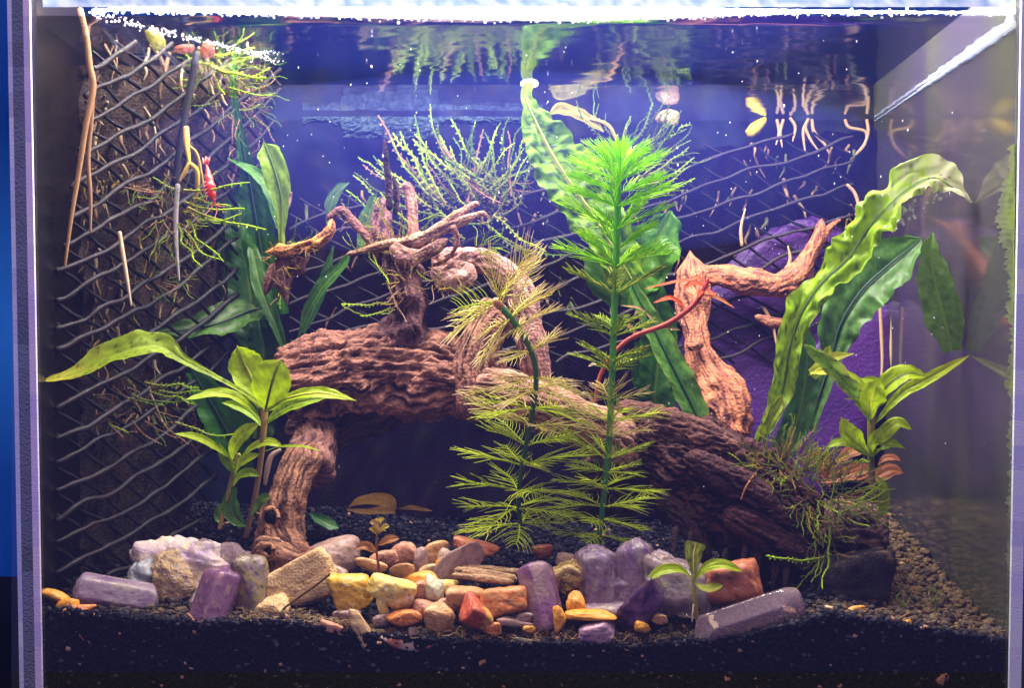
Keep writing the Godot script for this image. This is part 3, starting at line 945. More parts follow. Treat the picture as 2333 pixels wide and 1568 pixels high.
func build_stones() -> void:
	var ame := two_tone(Color(0.54, 0.40, 0.54), Color(0.36, 0.22, 0.42), 0.9, Color(0.62, 0.50, 0.44), 0.25)
	var pale := two_tone(Color(0.56, 0.43, 0.45), Color(0.42, 0.29, 0.40), 0.9, Color(0.60, 0.46, 0.34), 0.25)
	ame = veiled(ame)
	pale = veiled(pale)
	var deep := two_tone(Color(0.24, 0.11, 0.25), Color(0.34, 0.17, 0.30), 1.5, Color(0.50, 0.30, 0.28), 0.2)
	var orange := two_tone(Color(0.60, 0.20, 0.035), Color(0.46, 0.12, 0.025), 2.0, Color(0.10, 0.04, 0.02), 0.06)
	var amber := two_tone(Color(0.72, 0.34, 0.035), Color(0.60, 0.23, 0.015), 2.0)
	var yellow := two_tone(Color(0.74, 0.60, 0.20), Color(0.78, 0.52, 0.07), 1.4, Color(0.82, 0.74, 0.48), 0.2)
	var sand := two_tone(Color(0.60, 0.42, 0.22), Color(0.48, 0.31, 0.15), 3.0, Color(0.22, 0.12, 0.06), 0.06)
	var tan_c := two_tone(Color(0.56, 0.32, 0.14), Color(0.42, 0.21, 0.08), 1.5)
	var pink := two_tone(Color(0.52, 0.26, 0.17), Color(0.42, 0.17, 0.11), 1.6, Color(0.16, 0.08, 0.06), 0.05)
	var mauve := two_tone(Color(0.34, 0.22, 0.20), Color(0.24, 0.15, 0.14), 1.5)
	var red := two_tone(Color(0.44, 0.13, 0.065), Color(0.34, 0.085, 0.05), 1.8, Color(0.5, 0.3, 0.2), 0.05)
	# left group
	stone("orange_stone", "flat orange stone lying against the left front corner glass", 122, 1356, 0.008, 36, 13, amber, {"turn": -0.35, "hz": 20})
	stone("orange_stone", "round-edged orange stone in front of the lying purple crystal's left end", 152, 1378, 0.006, 22, 15, amber, {"hz": 14})
	stone("orange_stone", "small orange stone under the left end of the lying purple crystal", 188, 1388, 0.005, 26, 10, orange, {"hz": 14})
	stone("orange_stone", "smallest orange chip sunk in black gravel at the far left", 150, 1398, 0.003, 14, 11, tan_c, {"hz": 8})
	var m := MB.new()
	crystal(m, [372, 1378, 0.022], [156, 1340, 0.012], 40, ame, {"both": true, "sharp": 0.5, "deep": 0.9})
	solo("amethyst_point", "pale purple crystal column lying on its side at the left", "crystal", m, M.crystal, W(260, 1395, 0.015))
	var chunk := thing("crystal_rock", "big rough grey and purple crystal rock with a gold patch", "rock", W(430, 1400, 0.04))
	m = MB.new()
	var rock_c := two_tone(Color(0.52, 0.42, 0.40), Color(0.34, 0.24, 0.36), 1.8, Color(0.60, 0.48, 0.33), 0.3)
	solid(m, W(440, 1325, 0.045), Basis(Vector3.BACK, 0.1), Vector3(L(125, 0.04), L(92, 0.04), 0.02), rock_planes(9), 9.0, 0.16, 60, rock_c)
	part(chunk, "body", m, M.stone)
	m = MB.new()
	solid(m, W(385, 1315, 0.032), Basis(Vector3.BACK, 0.3), Vector3(L(54, 0.04), L(60, 0.04), 0.009), rock_planes(8), 7.0, 0.16, 40, two_tone(Color(0.46, 0.32, 0.14), Color(0.30, 0.21, 0.14), 4.0, Color(0.36, 0.28, 0.30), 0.3))
	part(chunk, "gold_crust", m, M.grit)
	m = MB.new()
	solid(m, W(325, 1330, 0.036), Basis(Vector3.BACK, 0.2), Vector3(L(38, 0.04), L(55, 0.04), 0.012), rock_planes(6), 7.0, 0.15, 30, two_tone(Color(0.16, 0.17, 0.20), Color(0.34, 0.36, 0.38), 1.6))
	part(chunk, "agate_band", m, M.pebble)
	for q in [[465, 1275, 470, 1232, 40], [520, 1290, 530, 1238, 36], [430, 1290, 425, 1240, 30], [500, 1320, 490, 1268, 42], [555, 1300, 560, 1258, 30]]:
		m = MB.new()
		crystal(m, [q[0], q[1], 0.045], [q[2], q[3], 0.038], q[4], pale)
		part(chunk, "crystal_point", m, M.crystal)
	m = MB.new()
	crystal(m, [466, 1440, 0.010], [522, 1282, 0.020], 52, deep, {"sharp": 0.7})
	solo("amethyst_point", "dark purple crystal point standing in the gravel before the grey crystal rock", "crystal", m, M.crystal, W(470, 1440, 0.010))
	stone("quartz_lump", "cloudy yellow and lilac quartz lump beside the sandstone slab", 572, 1328, 0.022, 42, 72, two_tone(Color(0.42, 0.34, 0.18), Color(0.33, 0.24, 0.30), 1.1, Color(0.46, 0.36, 0.12), 0.2), {"mat": "crystal", "turn": 0.12, "p": 9.0})
	var slab := thing("sandstone_slab", "flat pitted tan sandstone slab tilted against the driftwood leg", "rock", W(675, 1405, 0.022))
	m = MB.new()
	solid(m, W(675, 1335, 0.026), Basis(Vector3.BACK, 0.45) * Basis(Vector3.RIGHT, -0.35), Vector3(L(108, 0.024), L(58, 0.024), 0.0065), rock_planes(8), 12.0, 0.07, 48, sand)
	part(slab, "body", m, M.grit)
	m = MB.new()
	solid(m, W(620, 1385, 0.018), Basis(Vector3.BACK, 0.3), Vector3(L(46, 0.02), L(28, 0.02), 0.006), rock_planes(6), 7.0, 0.1, 26, sand)
	part(slab, "corner", m, M.grit)
	m = MB.new()
	tube(m, smooth(from_px([[640, 1392, 0.0125], [690, 1355, 0.0135], [725, 1330, 0.015], [752, 1308, 0.016]]), 16), [0.0004, 0.0006, 0.0004], 6, Color(0.14, 0.07, 0.03), Color(0.10, 0.05, 0.03))
	solo("twig", "thin brown twig lying across the sandstone slab", "twig", m, M.root, W(640, 1392, 0.0125))
	# middle
	stone("citrine_lump", "rough golden yellow stone right of the sandstone slab", 806, 1345, 0.018, 50, 44, two_tone(Color(0.72, 0.42, 0.035), Color(0.58, 0.30, 0.02), 1.5, Color(0.8, 0.6, 0.2), 0.2), {"p": 9.0, "turn": 0.3})
	stone("yellow_pebble", "pale yellow smooth stone, brightest in the middle of the bed", 898, 1354, 0.012, 50, 33, yellow, {"turn": -0.3, "p": 8.0, "n": 4})
	stone("orange_stone", "smooth bright orange stone below the pale yellow one", 917, 1407, 0.007, 44, 20, orange, {"turn": 0.15})
	stone("tan_pebble", "rough tan stone between the bright orange and the red-yellow stones", 999, 1408, 0.008, 34, 34, tan_c, {"p": 9.0, "mat": "stone"})
	stone("tan_pebble", "dull pink stone just above the rough tan stone in the front row", 968, 1388, 0.014, 34, 24, pink)
	stone("jasper", "glossy stone half deep red and half mustard", 1088, 1410, 0.006, 42, 30, func(p: Vector3, k: float) -> Color: return Color(0.36, 0.045, 0.02).lerp(Color(0.60, 0.34, 0.06), clampf((p.x - 0.15 + 0.35 * nz.get_noise_3dv(p * 2.0)) * 7.0, 0, 1)).lerp(Color(0.5, 0.3, 0.3), clampf(nz.get_noise_3dv(p * 5.0 + Vector3(k, 0, 0)) * 1.5 - 0.4, 0, 1)), {"turn": -0.25})
	stone("orange_stone", "small orange-red chip under the right end of the red and mustard stone", 1118, 1434, 0.005, 20, 16, orange, {"p": 9.0})
	stone("orange_stone", "largest orange-red stone, left of the pink crystal point", 1147, 1374, 0.012, 62, 38, two_tone(Color(0.62, 0.19, 0.045), Color(0.50, 0.20, 0.07), 1.6, Color(0.08, 0.03, 0.02), 0.08), {"turn": 0.12, "p": 8.0})
	m = MB.new()
	crystal(m, [1248, 1440, 0.012], [1212, 1270, 0.020], 44, two_tone(Color(0.60, 0.40, 0.40), Color(0.34, 0.15, 0.34), 0.8), {"sharp": 0.5, "p": 12.0})
	solo("rose_point", "pink-topped crystal point with a purple base beside the orange-red stone", "crystal", m, M.crystal, W(1248, 1440, 0.012))
	# rough golden stone with a raised curved ridge
	var sh := thing("golden_stone", "rough golden stone with a curved ridge between the pink point and the purple cluster", "rock", W(1300, 1360, 0.025))
	m = MB.new()
	solid(m, W(1300, 1318, 0.03), Basis(Vector3.BACK, 0.3), Vector3(L(48, 0.03), L(46, 0.03), 0.007), rock_planes(7), 6.0, 0.25, 40, two_tone(Color(0.50, 0.36, 0.15), Color(0.34, 0.22, 0.09), 3.0), 0.5)
	part(sh, "body", m, M.grit)
	m = MB.new()
	tube(m, smooth(from_px([[1268, 1340, 0.0235], [1272, 1312, 0.022], [1295, 1296, 0.0215], [1322, 1306, 0.022]]), 24), [L(6, 0.02), L(10, 0.02), L(9, 0.02), L(4, 0.02)], 9, Color(0.46, 0.33, 0.13), Color(0.55, 0.42, 0.2))
	part(sh, "ridge", m, M.grit)
	# purple cluster
	var cl := thing("amethyst_cluster", "cluster of broad purple crystal points at the front right of centre", "crystal cluster", W(1420, 1400, 0.025))
	for q in [[1368, 1400, 1352, 1232, 52], [1455, 1400, 1445, 1222, 44], [1415, 1410, 1408, 1300, 44], [1500, 1405, 1500, 1248, 46], [1330, 1400, 1318, 1300, 26]]:
		m = MB.new()
		crystal(m, [q[0], q[1], 0.028], [q[2], q[3], 0.03], q[4], ame if q[4] != 46 else pale, {"sharp": 0.7, "rough": 0.06, "p": 26.0, "res": 52})
		part(cl, "crystal_point", m, M.crystal)
	m = MB.new()
	solid(m, W(1420, 1388, 0.028), Basis(), Vector3(L(100, 0.03), L(30, 0.03), 0.014), rock_planes(8), 8.0, 0.15, 30, pale)
	part(cl, "base", m, M.crystal)
	stone("quartz_lump", "large cloudy pale quartz block behind the front seedling", 1545, 1345, 0.024, 74, 66, two_tone(Color(0.52, 0.40, 0.44), Color(0.36, 0.26, 0.32), 1.2, Color(0.58, 0.48, 0.4), 0.2), {"mat": "crystal", "p": 12.0})
	stone("dark_crystal", "jagged near-black purple crystal wedge below the purple cluster", 1458, 1380, 0.012, 34, 62, two_tone(Color(0.07, 0.03, 0.11), Color(0.22, 0.09, 0.28), 1.6), {"mat": "crystal", "turn": -0.75, "p": 20.0, "n": 3})
	stone("mauve_stone", "rounded lilac-grey stone half sunk in the front gravel under the purple cluster", 1365, 1440, 0.006, 50, 26, two_tone(Color(0.42, 0.26, 0.36), Color(0.30, 0.17, 0.28), 1.3), {"turn": 0.3})
	stone("orange_stone", "small peanut-shaped orange pebble upright beside the pink point's foot", 1275, 1407, 0.007, 17, 22, amber)
	stone("orange_stone", "finger-shaped orange pebble lying under the purple cluster", 1342, 1402, 0.008, 50, 13, amber, {"turn": 0.06})
	stone("orange_stone", "plump tan-orange pebble standing behind the finger-shaped one", 1312, 1378, 0.014, 22, 32, amber, {"turn": 0.2})
	stone("yellow_pebble", "tiny mustard pebble right of the lilac-grey stone", 1462, 1430, 0.005, 19, 15, amber)
	stone("yellow_pebble", "small cream pebble beside the dark crystal wedge", 1500, 1412, 0.007, 17, 13, tan_c)
	stone("red_stone", "big squarish brick-red stone behind the clear crystal", 1665, 1332, 0.022, 62, 56, red, {"turn": -0.1, "p": 10.0, "n": 4})
	m = MB.new()
	crystal(m, [1824, 1370, 0.011], [1578, 1452, 0.0055], 42, func(_p, _k): return Color.WHITE, {"sharp": 0.9, "rough": 0.012, "deep": 0.7, "p": 60.0, "res": 56})
	solo("clear_crystal", "clear glassy crystal column lying across the black gravel at the right", "crystal", m, M.clear_quartz, W(1700, 1470, 0.006))
	# heap of pebbles behind the front row
	var heap := [
		["tan pebble at the left end of the heap, under the driftwood foot", 770, 1305, 0.045, 30, 18, mauve], ["dusky rounded boulder behind the driftwood foot", 755, 1275, 0.06, 70, 46, mauve],
		["flat tan pebble at the foot of the rusty seedling", 850, 1290, 0.035, 40, 18, tan_c], ["pinkish pebble behind the rusty seedling's stem", 878, 1278, 0.045, 36, 26, pink],
		["rust-ringed stone with a dark hollow face", 925, 1262, 0.05, 36, 34, pink], ["long grey-pink pebble leaning up the middle of the heap", 962, 1285, 0.04, 22, 42, mauve],
		["cream oval pebble at the top of the heap", 992, 1258, 0.045, 34, 28, tan_c], ["pale rounded pebble next to the cream oval at the heap's top", 1015, 1275, 0.04, 24, 34, two_tone(Color(0.46, 0.33, 0.25), Color(0.36, 0.25, 0.2), 1.4)],
		["speckled tan pebble in the middle of the heap", 978, 1305, 0.035, 30, 22, sand], ["flat cream pebble with a dark streak above the pale yellow stone", 915, 1305, 0.03, 38, 18, tan_c],
		["long amber pebble lying behind the pale yellow stone", 958, 1318, 0.026, 56, 16, amber], ["rusty stone at the back of the heap under the feathery plant", 1075, 1245, 0.055, 56, 22, red],
		["amber wedge tucked against the slate blade", 1018, 1290, 0.038, 30, 24, amber], ["grey-green pebble wedged above the pale yellow stone", 882, 1330, 0.02, 18, 22, two_tone(Color(0.30, 0.28, 0.22), Color(0.22, 0.19, 0.15), 1.5)],
		["white-green cloudy pebble in the middle row", 990, 1350, 0.018, 26, 30, two_tone(Color(0.56, 0.54, 0.38), Color(0.46, 0.40, 0.25), 1.4)], ["cream pebble behind the white-green one", 1020, 1338, 0.022, 28, 20, yellow],
		["wide dull orange pebble left of the largest orange-red stone", 1062, 1358, 0.016, 54, 26, two_tone(Color(0.50, 0.28, 0.11), Color(0.44, 0.2, 0.08), 1.5)], ["brown pebble under the wide dull orange one", 1020, 1382, 0.014, 34, 20, pink],
		["dull brown pebble right of the pale yellow stone", 958, 1345, 0.02, 34, 22, pink], ["small mustard pebble below the golden yellow stone", 872, 1385, 0.01, 13, 30, yellow],
		["grey pebble in the front row below the rough tan stone", 940, 1440, 0.005, 14, 15, mauve], ["brown pebble half sunk before the pink point", 1195, 1412, 0.008, 24, 16, mauve],
		["flat brown pebble under the golden yellow stone", 792, 1402, 0.012, 40, 16, mauve], ["dark pebble beneath the pale yellow stone", 868, 1415, 0.008, 26, 18, mauve],
		["rusty pebble on the soil behind the snail shell", 1240, 1258, 0.05, 26, 20, red], ["grey pebble behind the snail shell", 1300, 1280, 0.04, 40, 22, mauve]]
	for q in heap:
		stone("pebble", q[0], q[1], q[2], q[3], q[4], q[5], q[6], {"group": "pebbles heaped in the middle of the bed", "turn": rng.randf_range(-0.25, 0.25), "cat": "pebble", "res": 28, "p": 4.2, "hz": minf(q[4], q[5]) * 0.95})
	stone("slate_blade", "thin mauve slate blade leaning up out of the pebble heap", 1048, 1288, 0.03, 28, 66, mauve, {"turn": -0.75, "p": 16.0, "n": 3, "hz": 9, "mat": "stone"})
	var bark := thing("bark_piece", "splintered tan piece of bark lying on the pebbles", "bark", W(1105, 1330, 0.025))
	for q in [[1035, 1300, 1178, 1322, 13, 0.026], [1048, 1292, 1190, 1306, 10, 0.030], [1030, 1310, 1170, 1328, 9, 0.022]]:
		m = MB.new()
		limb(m, [[q[0], q[1], q[5], q[4]], [(q[0] + q[2]) / 2.0, (q[1] + q[3]) / 2.0, q[5], q[4] * 1.2], [q[2], q[3], q[5], q[4]]], {"a": Color(0.50, 0.33, 0.18), "b": Color(0.36, 0.22, 0.12), "g": Color(0.08, 0.04, 0.03), "seed": q[0] * 0.1, "groove": 0.25, "flat": 0.8})
		part(bark, "splinter", m, M.wood)
	# chips pressed into the dark soil against the glass
	var chips := [["red and white stone shard stuck in the soil below the bright orange stone", 918, 1466, 0.003, 50, 15, func(p: Vector3, _k: float) -> Color: return Color(0.34, 0.10, 0.07).lerp(Color(0.42, 0.34, 0.30), clampf(0.5 + 4.0 * sin(p.x * 4.0), 0, 1)), -0.2],
		["long dull tan stone slanting down into the soil below the golden yellow stone", 822, 1432, 0.004, 20, 52, sand, 0.5], ["brown chip in the soil left of the long slanting stone", 765, 1435, 0.003, 34, 14, pink, -0.3],
		["rosy chip in the soil under the rough tan stone", 984, 1474, 0.003, 11, 10, red, 0.0], ["grey-green stick-shaped stone in the soil left of the lilac-grey stone", 1215, 1466, 0.003, 50, 7, two_tone(Color(0.16, 0.15, 0.11), Color(0.10, 0.10, 0.08)), -0.2],
		["long grey shard in the soil right of the red and mustard stone", 1170, 1420, 0.006, 44, 9, mauve, -0.15], ["mustard chip at the right end of the long grey shard", 1206, 1434, 0.004, 14, 8, amber, 0.0],
		["thin pink splinter in the left soil under the lying purple crystal", 190, 1455, 0.003, 28, 4, pink, -0.75], ["pink splinter left of the dark purple point's foot", 436, 1412, 0.004, 18, 5, pink, -1.0],
		["round pale chip low in the soil under the red and mustard stone", 1098, 1509, 0.003, 9, 7, tan_c, 0.2], ["brown chip in the soil near the right corner", 2148, 1549, 0.003, 18, 14, pink, 0.4], ["orange chip on the tan gravel edge at the right", 2065, 1427, 0.006, 14, 9, amber, 0.2],
		["yellow chip on the soil right of the mossy rock", 1895, 1393, 0.010, 22, 11, sand, -0.3], ["orange chip beside the yellow chip right of the mossy rock", 1950, 1390, 0.014, 22, 10, amber, 0.1], ["flat orange chip farther back on the tan gravel", 2005, 1332, 0.03, 36, 13, amber, -0.1],
		["pink chip in the soil under the clear crystal's tip", 2020, 1425, 0.004, 9, 9, pink, 0.0], ["rusty chip near the bottom right of the soil", 1660, 1545, 0.003, 11, 9, pink, 0.0]]
	for q in chips:
		stone("stone_chip", q[0], q[1], q[2], q[3], q[4], q[5], q[6], {"turn": q[7], "cat": "stone chip", "group": "chips in the soil", "res": 14, "p": 10.0, "yaw": 0.1, "hz": minf(q[4], q[5]) * 0.8})
	# the dark rock at the right
	var rk := thing("mossy_rock", "dark rounded rock at the right under hanging moss", "rock", W(1935, 1400, 0.03))
	m = MB.new()
	solid(m, W(1932, 1335, 0.036), Basis(Vector3.BACK, 0.1), Vector3(L(98, 0.03), L(72, 0.03), 0.013), rock_planes(6), 7.0, 0.1, 44, two_tone(Color(0.035, 0.028, 0.028), Color(0.016, 0.012, 0.014), 1.6, Color(0.12, 0.075, 0.04), 0.05))
	part(rk, "body", m, M.grit)
	m = MB.new()
	limb(m, [[1850, 1232, 0.05, 30], [1920, 1215, 0.05, 52], [2010, 1225, 0.05, 50]], {"a": Color(0.13, 0.075, 0.06), "b": Color(0.05, 0.028, 0.028), "g": Color(0.012, 0.008, 0.01), "seed": 60.0, "groove": 0.3, "round1": false})
	solo("wood_stump", "sawn dark wood stump lying on the mossy rock", "wood", m, M.wood, W(1930, 1270, 0.05))


# ---------- leafy plants ----------
func stem(root: Node3D, list: Array, col0: Color, col1: Color, called := "stem") -> void:
	var mb := MB.new()
	tube(mb, smooth(from_px(list), 28), widths(list), 9, col0, col1)
	part(root, called, mb, M.stem)

# a lance-shaped leaf through points, with its greatest half width
func lance(pts: Array, w: float, shape := 0.5) -> Array:
	var out := []
	var c := from_px(pts)
	var n := 9
	var path := smooth(c, n)
	for k in n:
		var t := float(k) / (n - 1)
		var f := pow(sin(PI * pow(t, lerpf(1.6, 0.7, shape))), 0.8) if k < n - 1 else 0.0
		var p := path[k]
		var kk := (DIST - p.z) / DIST
		out.append([p.x / (S * kk) + CX, VY - (p.y - CAMY) / (S * kk), -p.z, maxf(w * f, w * 0.09 if k == 0 else 0.4)])
	return out

func leaf(root: Node3D, list: Array, col: Color, o := {}, called := "leaf") -> MeshInstance3D:
	var l := part(root, called, blade(list, col, o), M[o.get("mat", "leaf")])
	if o.get("midrib", false):
		var m := MB.new()
		var path := smooth(from_px(list), 40)
		var shift: Vector3 = o.get("face", Vector3(0.1, 0.45, 1)).normalized() * 0.0002
		for k in path.size(): path[k] += shift
		var r := L(o.get("rib_r", 3.0), list[0][2])
		tube(m, path, [r, r * 0.8, r * 0.25], 6, o.get("rib", col), o.get("rib", col) * 1.2)
		part(root, "midrib", m, M.stem, l)
	return l

func build_plants() -> void:
	var lime := Color(0.32, 0.46, 0.004)
	var lime2 := Color(0.23, 0.38, 0.004)
	var fern_c := Color(0.035, 0.125, 0.02)
	var deep := Color(0.016, 0.066, 0.010)
	# --- left bright plant ---
	var a := thing("stem_plant", "bright yellow-green broad-leaved plant growing at the left before the driftwood leg", "plant", W(560, 1225, 0.04))
	stem(a, [[560, 1225, 0.043, 6], [583, 1120, 0.042, 6.5], [598, 1010, 0.04, 7], [603, 925, 0.04, 9]], Color(0.10, 0.06, 0.04), Color(0.36, 0.24, 0.06))
	stem(a, [[500, 1205, 0.05, 4.5], [518, 1130, 0.048, 4.5], [535, 1060, 0.045, 5], [545, 1035, 0.045, 5]], Color(0.30, 0.19, 0.06), Color(0.26, 0.26, 0.04))
	var rib := Color(0.42, 0.46, 0.05)
	leaf(a, [[602, 932, 0.04, 5], [560, 898, 0.035, 6], [490, 858, 0.03, 7], [420, 822, 0.026, 13], [370, 790, 0.023, 33], [310, 790, 0.02, 41], [240, 815, 0.018, 38], [180, 848, 0.015, 22], [130, 862, 0.012, 11], [90, 870, 0.01, 1]], Color(0.24, 0.36, 0.012), {"face": Vector3(-0.1, 0.75, 0.75), "spots": 0.35, "tip": Color(0.48, 0.42, 0.03), "rib": Color(0.22, 0.30, 0.02), "mottle": 0.55})
	leaf(a, lance([[602, 935, 0.04], [585, 885, 0.042], [556, 825, 0.043], [540, 788, 0.042]], 41, 0.6), lime, {"face": Vector3(0.1, 0.35, 1), "rib": rib, "midrib": true, "cup": 0.3})
	leaf(a, lance([[605, 937, 0.038], [615, 890, 0.032], [628, 845, 0.03], [640, 820, 0.031]], 46, 0.75), lime, {"face": Vector3(0.0, 0.4, 1), "rib": Color(0.10, 0.13, 0.02), "midrib": true, "cup": 0.2})
	leaf(a, lance([[605, 938, 0.038], [650, 910, 0.03], [730, 896, 0.025], [812, 914, 0.022]], 19, 0.4), lime, {"face": Vector3(0.0, 0.8, 0.6), "rib": rib, "midrib": true})
	leaf(a, lance([[603, 968, 0.04], [640, 935, 0.036], [690, 915, 0.034], [742, 908, 0.033]], 19, 0.5), lime2, {"face": Vector3(0.2, 0.6, 0.8), "rib": rib, "spots": 0.3})
	leaf(a, lance([[598, 968, 0.04], [565, 922, 0.03], [500, 896, 0.025], [418, 912, 0.02]], 16, 0.45), lime, {"face": Vector3(0.1, 0.75, 0.7), "rib": rib})
	leaf(a, lance([[598, 975, 0.045], [575, 945, 0.05], [540, 925, 0.052], [505, 918, 0.052]], 13, 0.5), lime2, {"face": Vector3(0, 0.6, 0.8)})
	leaf(a, lance([[540, 1062, 0.045], [505, 1030, 0.036], [450, 1000, 0.03], [398, 988, 0.028]], 14, 0.4), lime, {"face": Vector3(0.1, 0.8, 0.6), "rib": rib})
	leaf(a, lance([[528, 1050, 0.045], [535, 1015, 0.038], [560, 985, 0.034], [590, 965, 0.034]], 19, 0.5), lime, {"face": Vector3(0.1, 0.5, 0.9), "rib": rib})
	leaf(a, lance([[545, 1050, 0.045], [575, 1020, 0.04], [610, 1008, 0.038], [645, 1018, 0.037]], 15, 0.5), lime, {"face": Vector3(0, 0.7, 0.7), "rib": rib})
	leaf(a, lance([[540, 1085, 0.046], [522, 1060, 0.04], [510, 1040, 0.038], [500, 1010, 0.037]], 12, 0.5), lime2, {"face": Vector3(0, 0.5, 0.9)})
	leaf(a, lance([[535, 1085, 0.045], [545, 1060, 0.04], [565, 1045, 0.038], [592, 1035, 0.038]], 14, 0.5), lime, {"face": Vector3(0, 0.6, 0.8)})
	leaf(a, lance([[530, 1110, 0.045], [545, 1085, 0.042], [570, 1078, 0.04], [592, 1085, 0.04]], 13, 0.5), lime2, {"face": Vector3(0, 0.6, 0.8)})
	leaf(a, lance([[600, 1030, 0.042], [640, 1018, 0.036], [690, 1018, 0.034], [730, 1028, 0.034]], 5, 0.4), lime, {"face": Vector3(0, 0.8, 0.6)})
	leaf(a, lance([[565, 1200, 0.045], [535, 1180, 0.047], [525, 1140, 0.048], [540, 1110, 0.048]], 20, 0.6), Color(0.05, 0.13, 0.02), {"face": Vector3(0, 0.3, 1)})
	leaf(a, lance([[570, 1180, 0.042], [588, 1150, 0.038], [605, 1135, 0.038], [616, 1132, 0.038]], 13, 0.5), Color(0.08, 0.17, 0.015), {"face": Vector3(0, 0.5, 0.9)})
	leaf(a, lance([[520, 1140, 0.05], [500, 1160, 0.052], [498, 1180, 0.052], [505, 1195, 0.05]], 10, 0.5), Color(0.07, 0.15, 0.02), {"face": Vector3(0, 0.5, 0.9)})
	# curled pale root beside the leg
	var rt := MB.new()
	tube(rt, smooth(from_px([[640, 1025, 0.035], [618, 1040, 0.034], [608, 1075, 0.034], [604, 1105, 0.035]]), 16), [L(4, 0.03), L(7, 0.03), L(4, 0.03)], 8, Color(0.42, 0.30, 0.20), Color(0.38, 0.25, 0.15))
	part(a, "root", rt, M.root)
	# --- right bright plant ---
	var b := thing("stem_plant", "bright lime plant with pointed leaves rising from the mossy log at the right", "plant", W(1990, 1130, 0.05))
	stem(b, [[1992, 1140, 0.05, 8], [1985, 1060, 0.048, 8], [1984, 1000, 0.045, 8], [1986, 940, 0.043, 10]], Color(0.14, 0.10, 0.05), Color(0.34, 0.30, 0.06))
	leaf(b, lance([[1984, 965, 0.043], [1950, 905, 0.034], [1890, 840, 0.028], [1825, 780, 0.024]], 27, 0.45), Color(0.13, 0.27, 0.02), {"face": Vector3(0.35, 0.5, 0.8), "spots": 0.6, "edge": Color(0.30, 0.26, 0.06), "mottle": 0.8, "ruffle": 0.2})
	leaf(b, lance([[1986, 940, 0.043], [1970, 895, 0.046], [1915, 852, 0.048], [1845, 850, 0.05]], 19, 0.5), lime, {"face": Vector3(0.1, 0.75, 0.65), "rib": rib, "tip": Color(0.5, 0.5, 0.03)})
	leaf(b, lance([[1990, 940, 0.042], [2010, 890, 0.034], [2060, 852, 0.03], [2112, 858, 0.03]], 27, 0.5), lime, {"face": Vector3(-0.3, 0.6, 0.8), "rib": Color(0.14, 0.2, 0.02), "midrib": true, "rib_r": 2.0})
	leaf(b, lance([[1992, 968, 0.043], [2050, 900, 0.045], [2120, 860, 0.048], [2212, 808, 0.052]], 15, 0.5), lime, {"face": Vector3(0.2, 0.5, 0.8), "tip": Color(0.42, 0.46, 0.02)})
	leaf(b, lance([[1988, 955, 0.041], [1985, 925, 0.034], [1992, 890, 0.03], [2005, 868, 0.03]], 30, 0.6), lime, {"face": Vector3(0, 0.45, 1), "rib": rib, "cup": 0.4})
	leaf(b, lance([[1984, 950, 0.043], [1978, 915, 0.048], [1990, 880, 0.05], [1960, 862, 0.052]], 26, 0.6), lime, {"face": Vector3(0.1, 0.5, 0.9), "rib": rib})
	leaf(b, lance([[1982, 925, 0.04], [1960, 912, 0.034], [1945, 910, 0.032], [1922, 910, 0.03]], 5, 0.4), lime, {"face": Vector3(0, 0.8, 0.6)})
	leaf(b, lance([[1984, 1040, 0.046], [1955, 1012, 0.036], [1930, 985, 0.034], [1916, 950, 0.034]], 25, 0.65), lime, {"face": Vector3(0.2, 0.4, 0.9), "rib": rib, "midrib": true, "rib_r": 1.6})
	leaf(b, lance([[1986, 1035, 0.046], [2010, 995, 0.036], [2045, 965, 0.034], [2078, 980, 0.034]], 19, 0.6), lime, {"face": Vector3(-0.1, 0.65, 0.8), "rib": rib})
	leaf(b, lance([[1982, 1042, 0.046], [1950, 1020, 0.036], [1915, 1008, 0.034], [1884, 1020, 0.034]], 14, 0.5), lime2, {"face": Vector3(0, 0.75, 0.7), "rib": rib})
	leaf(b, lance([[1988, 1042, 0.046], [2005, 1020, 0.036], [2030, 1010, 0.034], [2062, 1022, 0.034]], 14, 0.5), lime2, {"face": Vector3(0, 0.7, 0.7), "rib": rib})
	leaf(b, lance([[1986, 1040, 0.045], [1990, 1015, 0.036], [1998, 995, 0.034], [2010, 975, 0.034]], 16, 0.6), lime, {"face": Vector3(0, 0.45, 1), "rib": rib})
	leaf(b, lance([[1996, 1085, 0.045], [2012, 1110, 0.043], [2012, 1150, 0.042], [2002, 1185, 0.042]], 15, 0.5), Color(0.20, 0.28, 0.015), {"face": Vector3(0.2, 0.3, 1)})
	# brown dead leaves caught at its foot
	for q in [["rust-brown leaf lying at the foot of the lime plant, left of its stem", [[1870, 1100], [1920, 1085], [1960, 1075], [2000, 1075]], 24, 0.056], ["pointed brick-red leaf sticking out right of the lime plant's stem", [[1965, 1100], [2000, 1085], [2030, 1072], [2058, 1078]], 19, 0.06], ["small orange leaf behind the lime plant's stem", [[1905, 1055], [1930, 1035], [1955, 1025], [1975, 1030]], 18, 0.062], ["tan upright leaf behind the moss left of the lime plant", [[1890, 1110], [1880, 1075], [1865, 1050], [1840, 1030]], 26, 0.062], ["small orange leaf right of the lime plant's stem, below its lowest leaves", [[2000, 1060], [2015, 1045], [2035, 1042], [2052, 1050]], 10, 0.058]]:
		var pts := []
		for p in q[1]: pts.append([p[0], p[1], q[3]])
		solo("dead_leaf", q[0], "leaf", blade(lance(pts, q[2], 0.5), Color(0.42, 0.14, 0.06), {"face": Vector3(0.1, 0.6, 0.8), "edge": Color(0.5, 0.22, 0.1), "mottle": 0.4}), M.leaf, W(q[1][1][0], q[1][1][1], q[3]))
	# --- small plants ---
	var c := thing("seedling", "little bright green seedling with torn top leaf standing before the cloudy quartz", "plant", W(1583, 1415, 0.012))
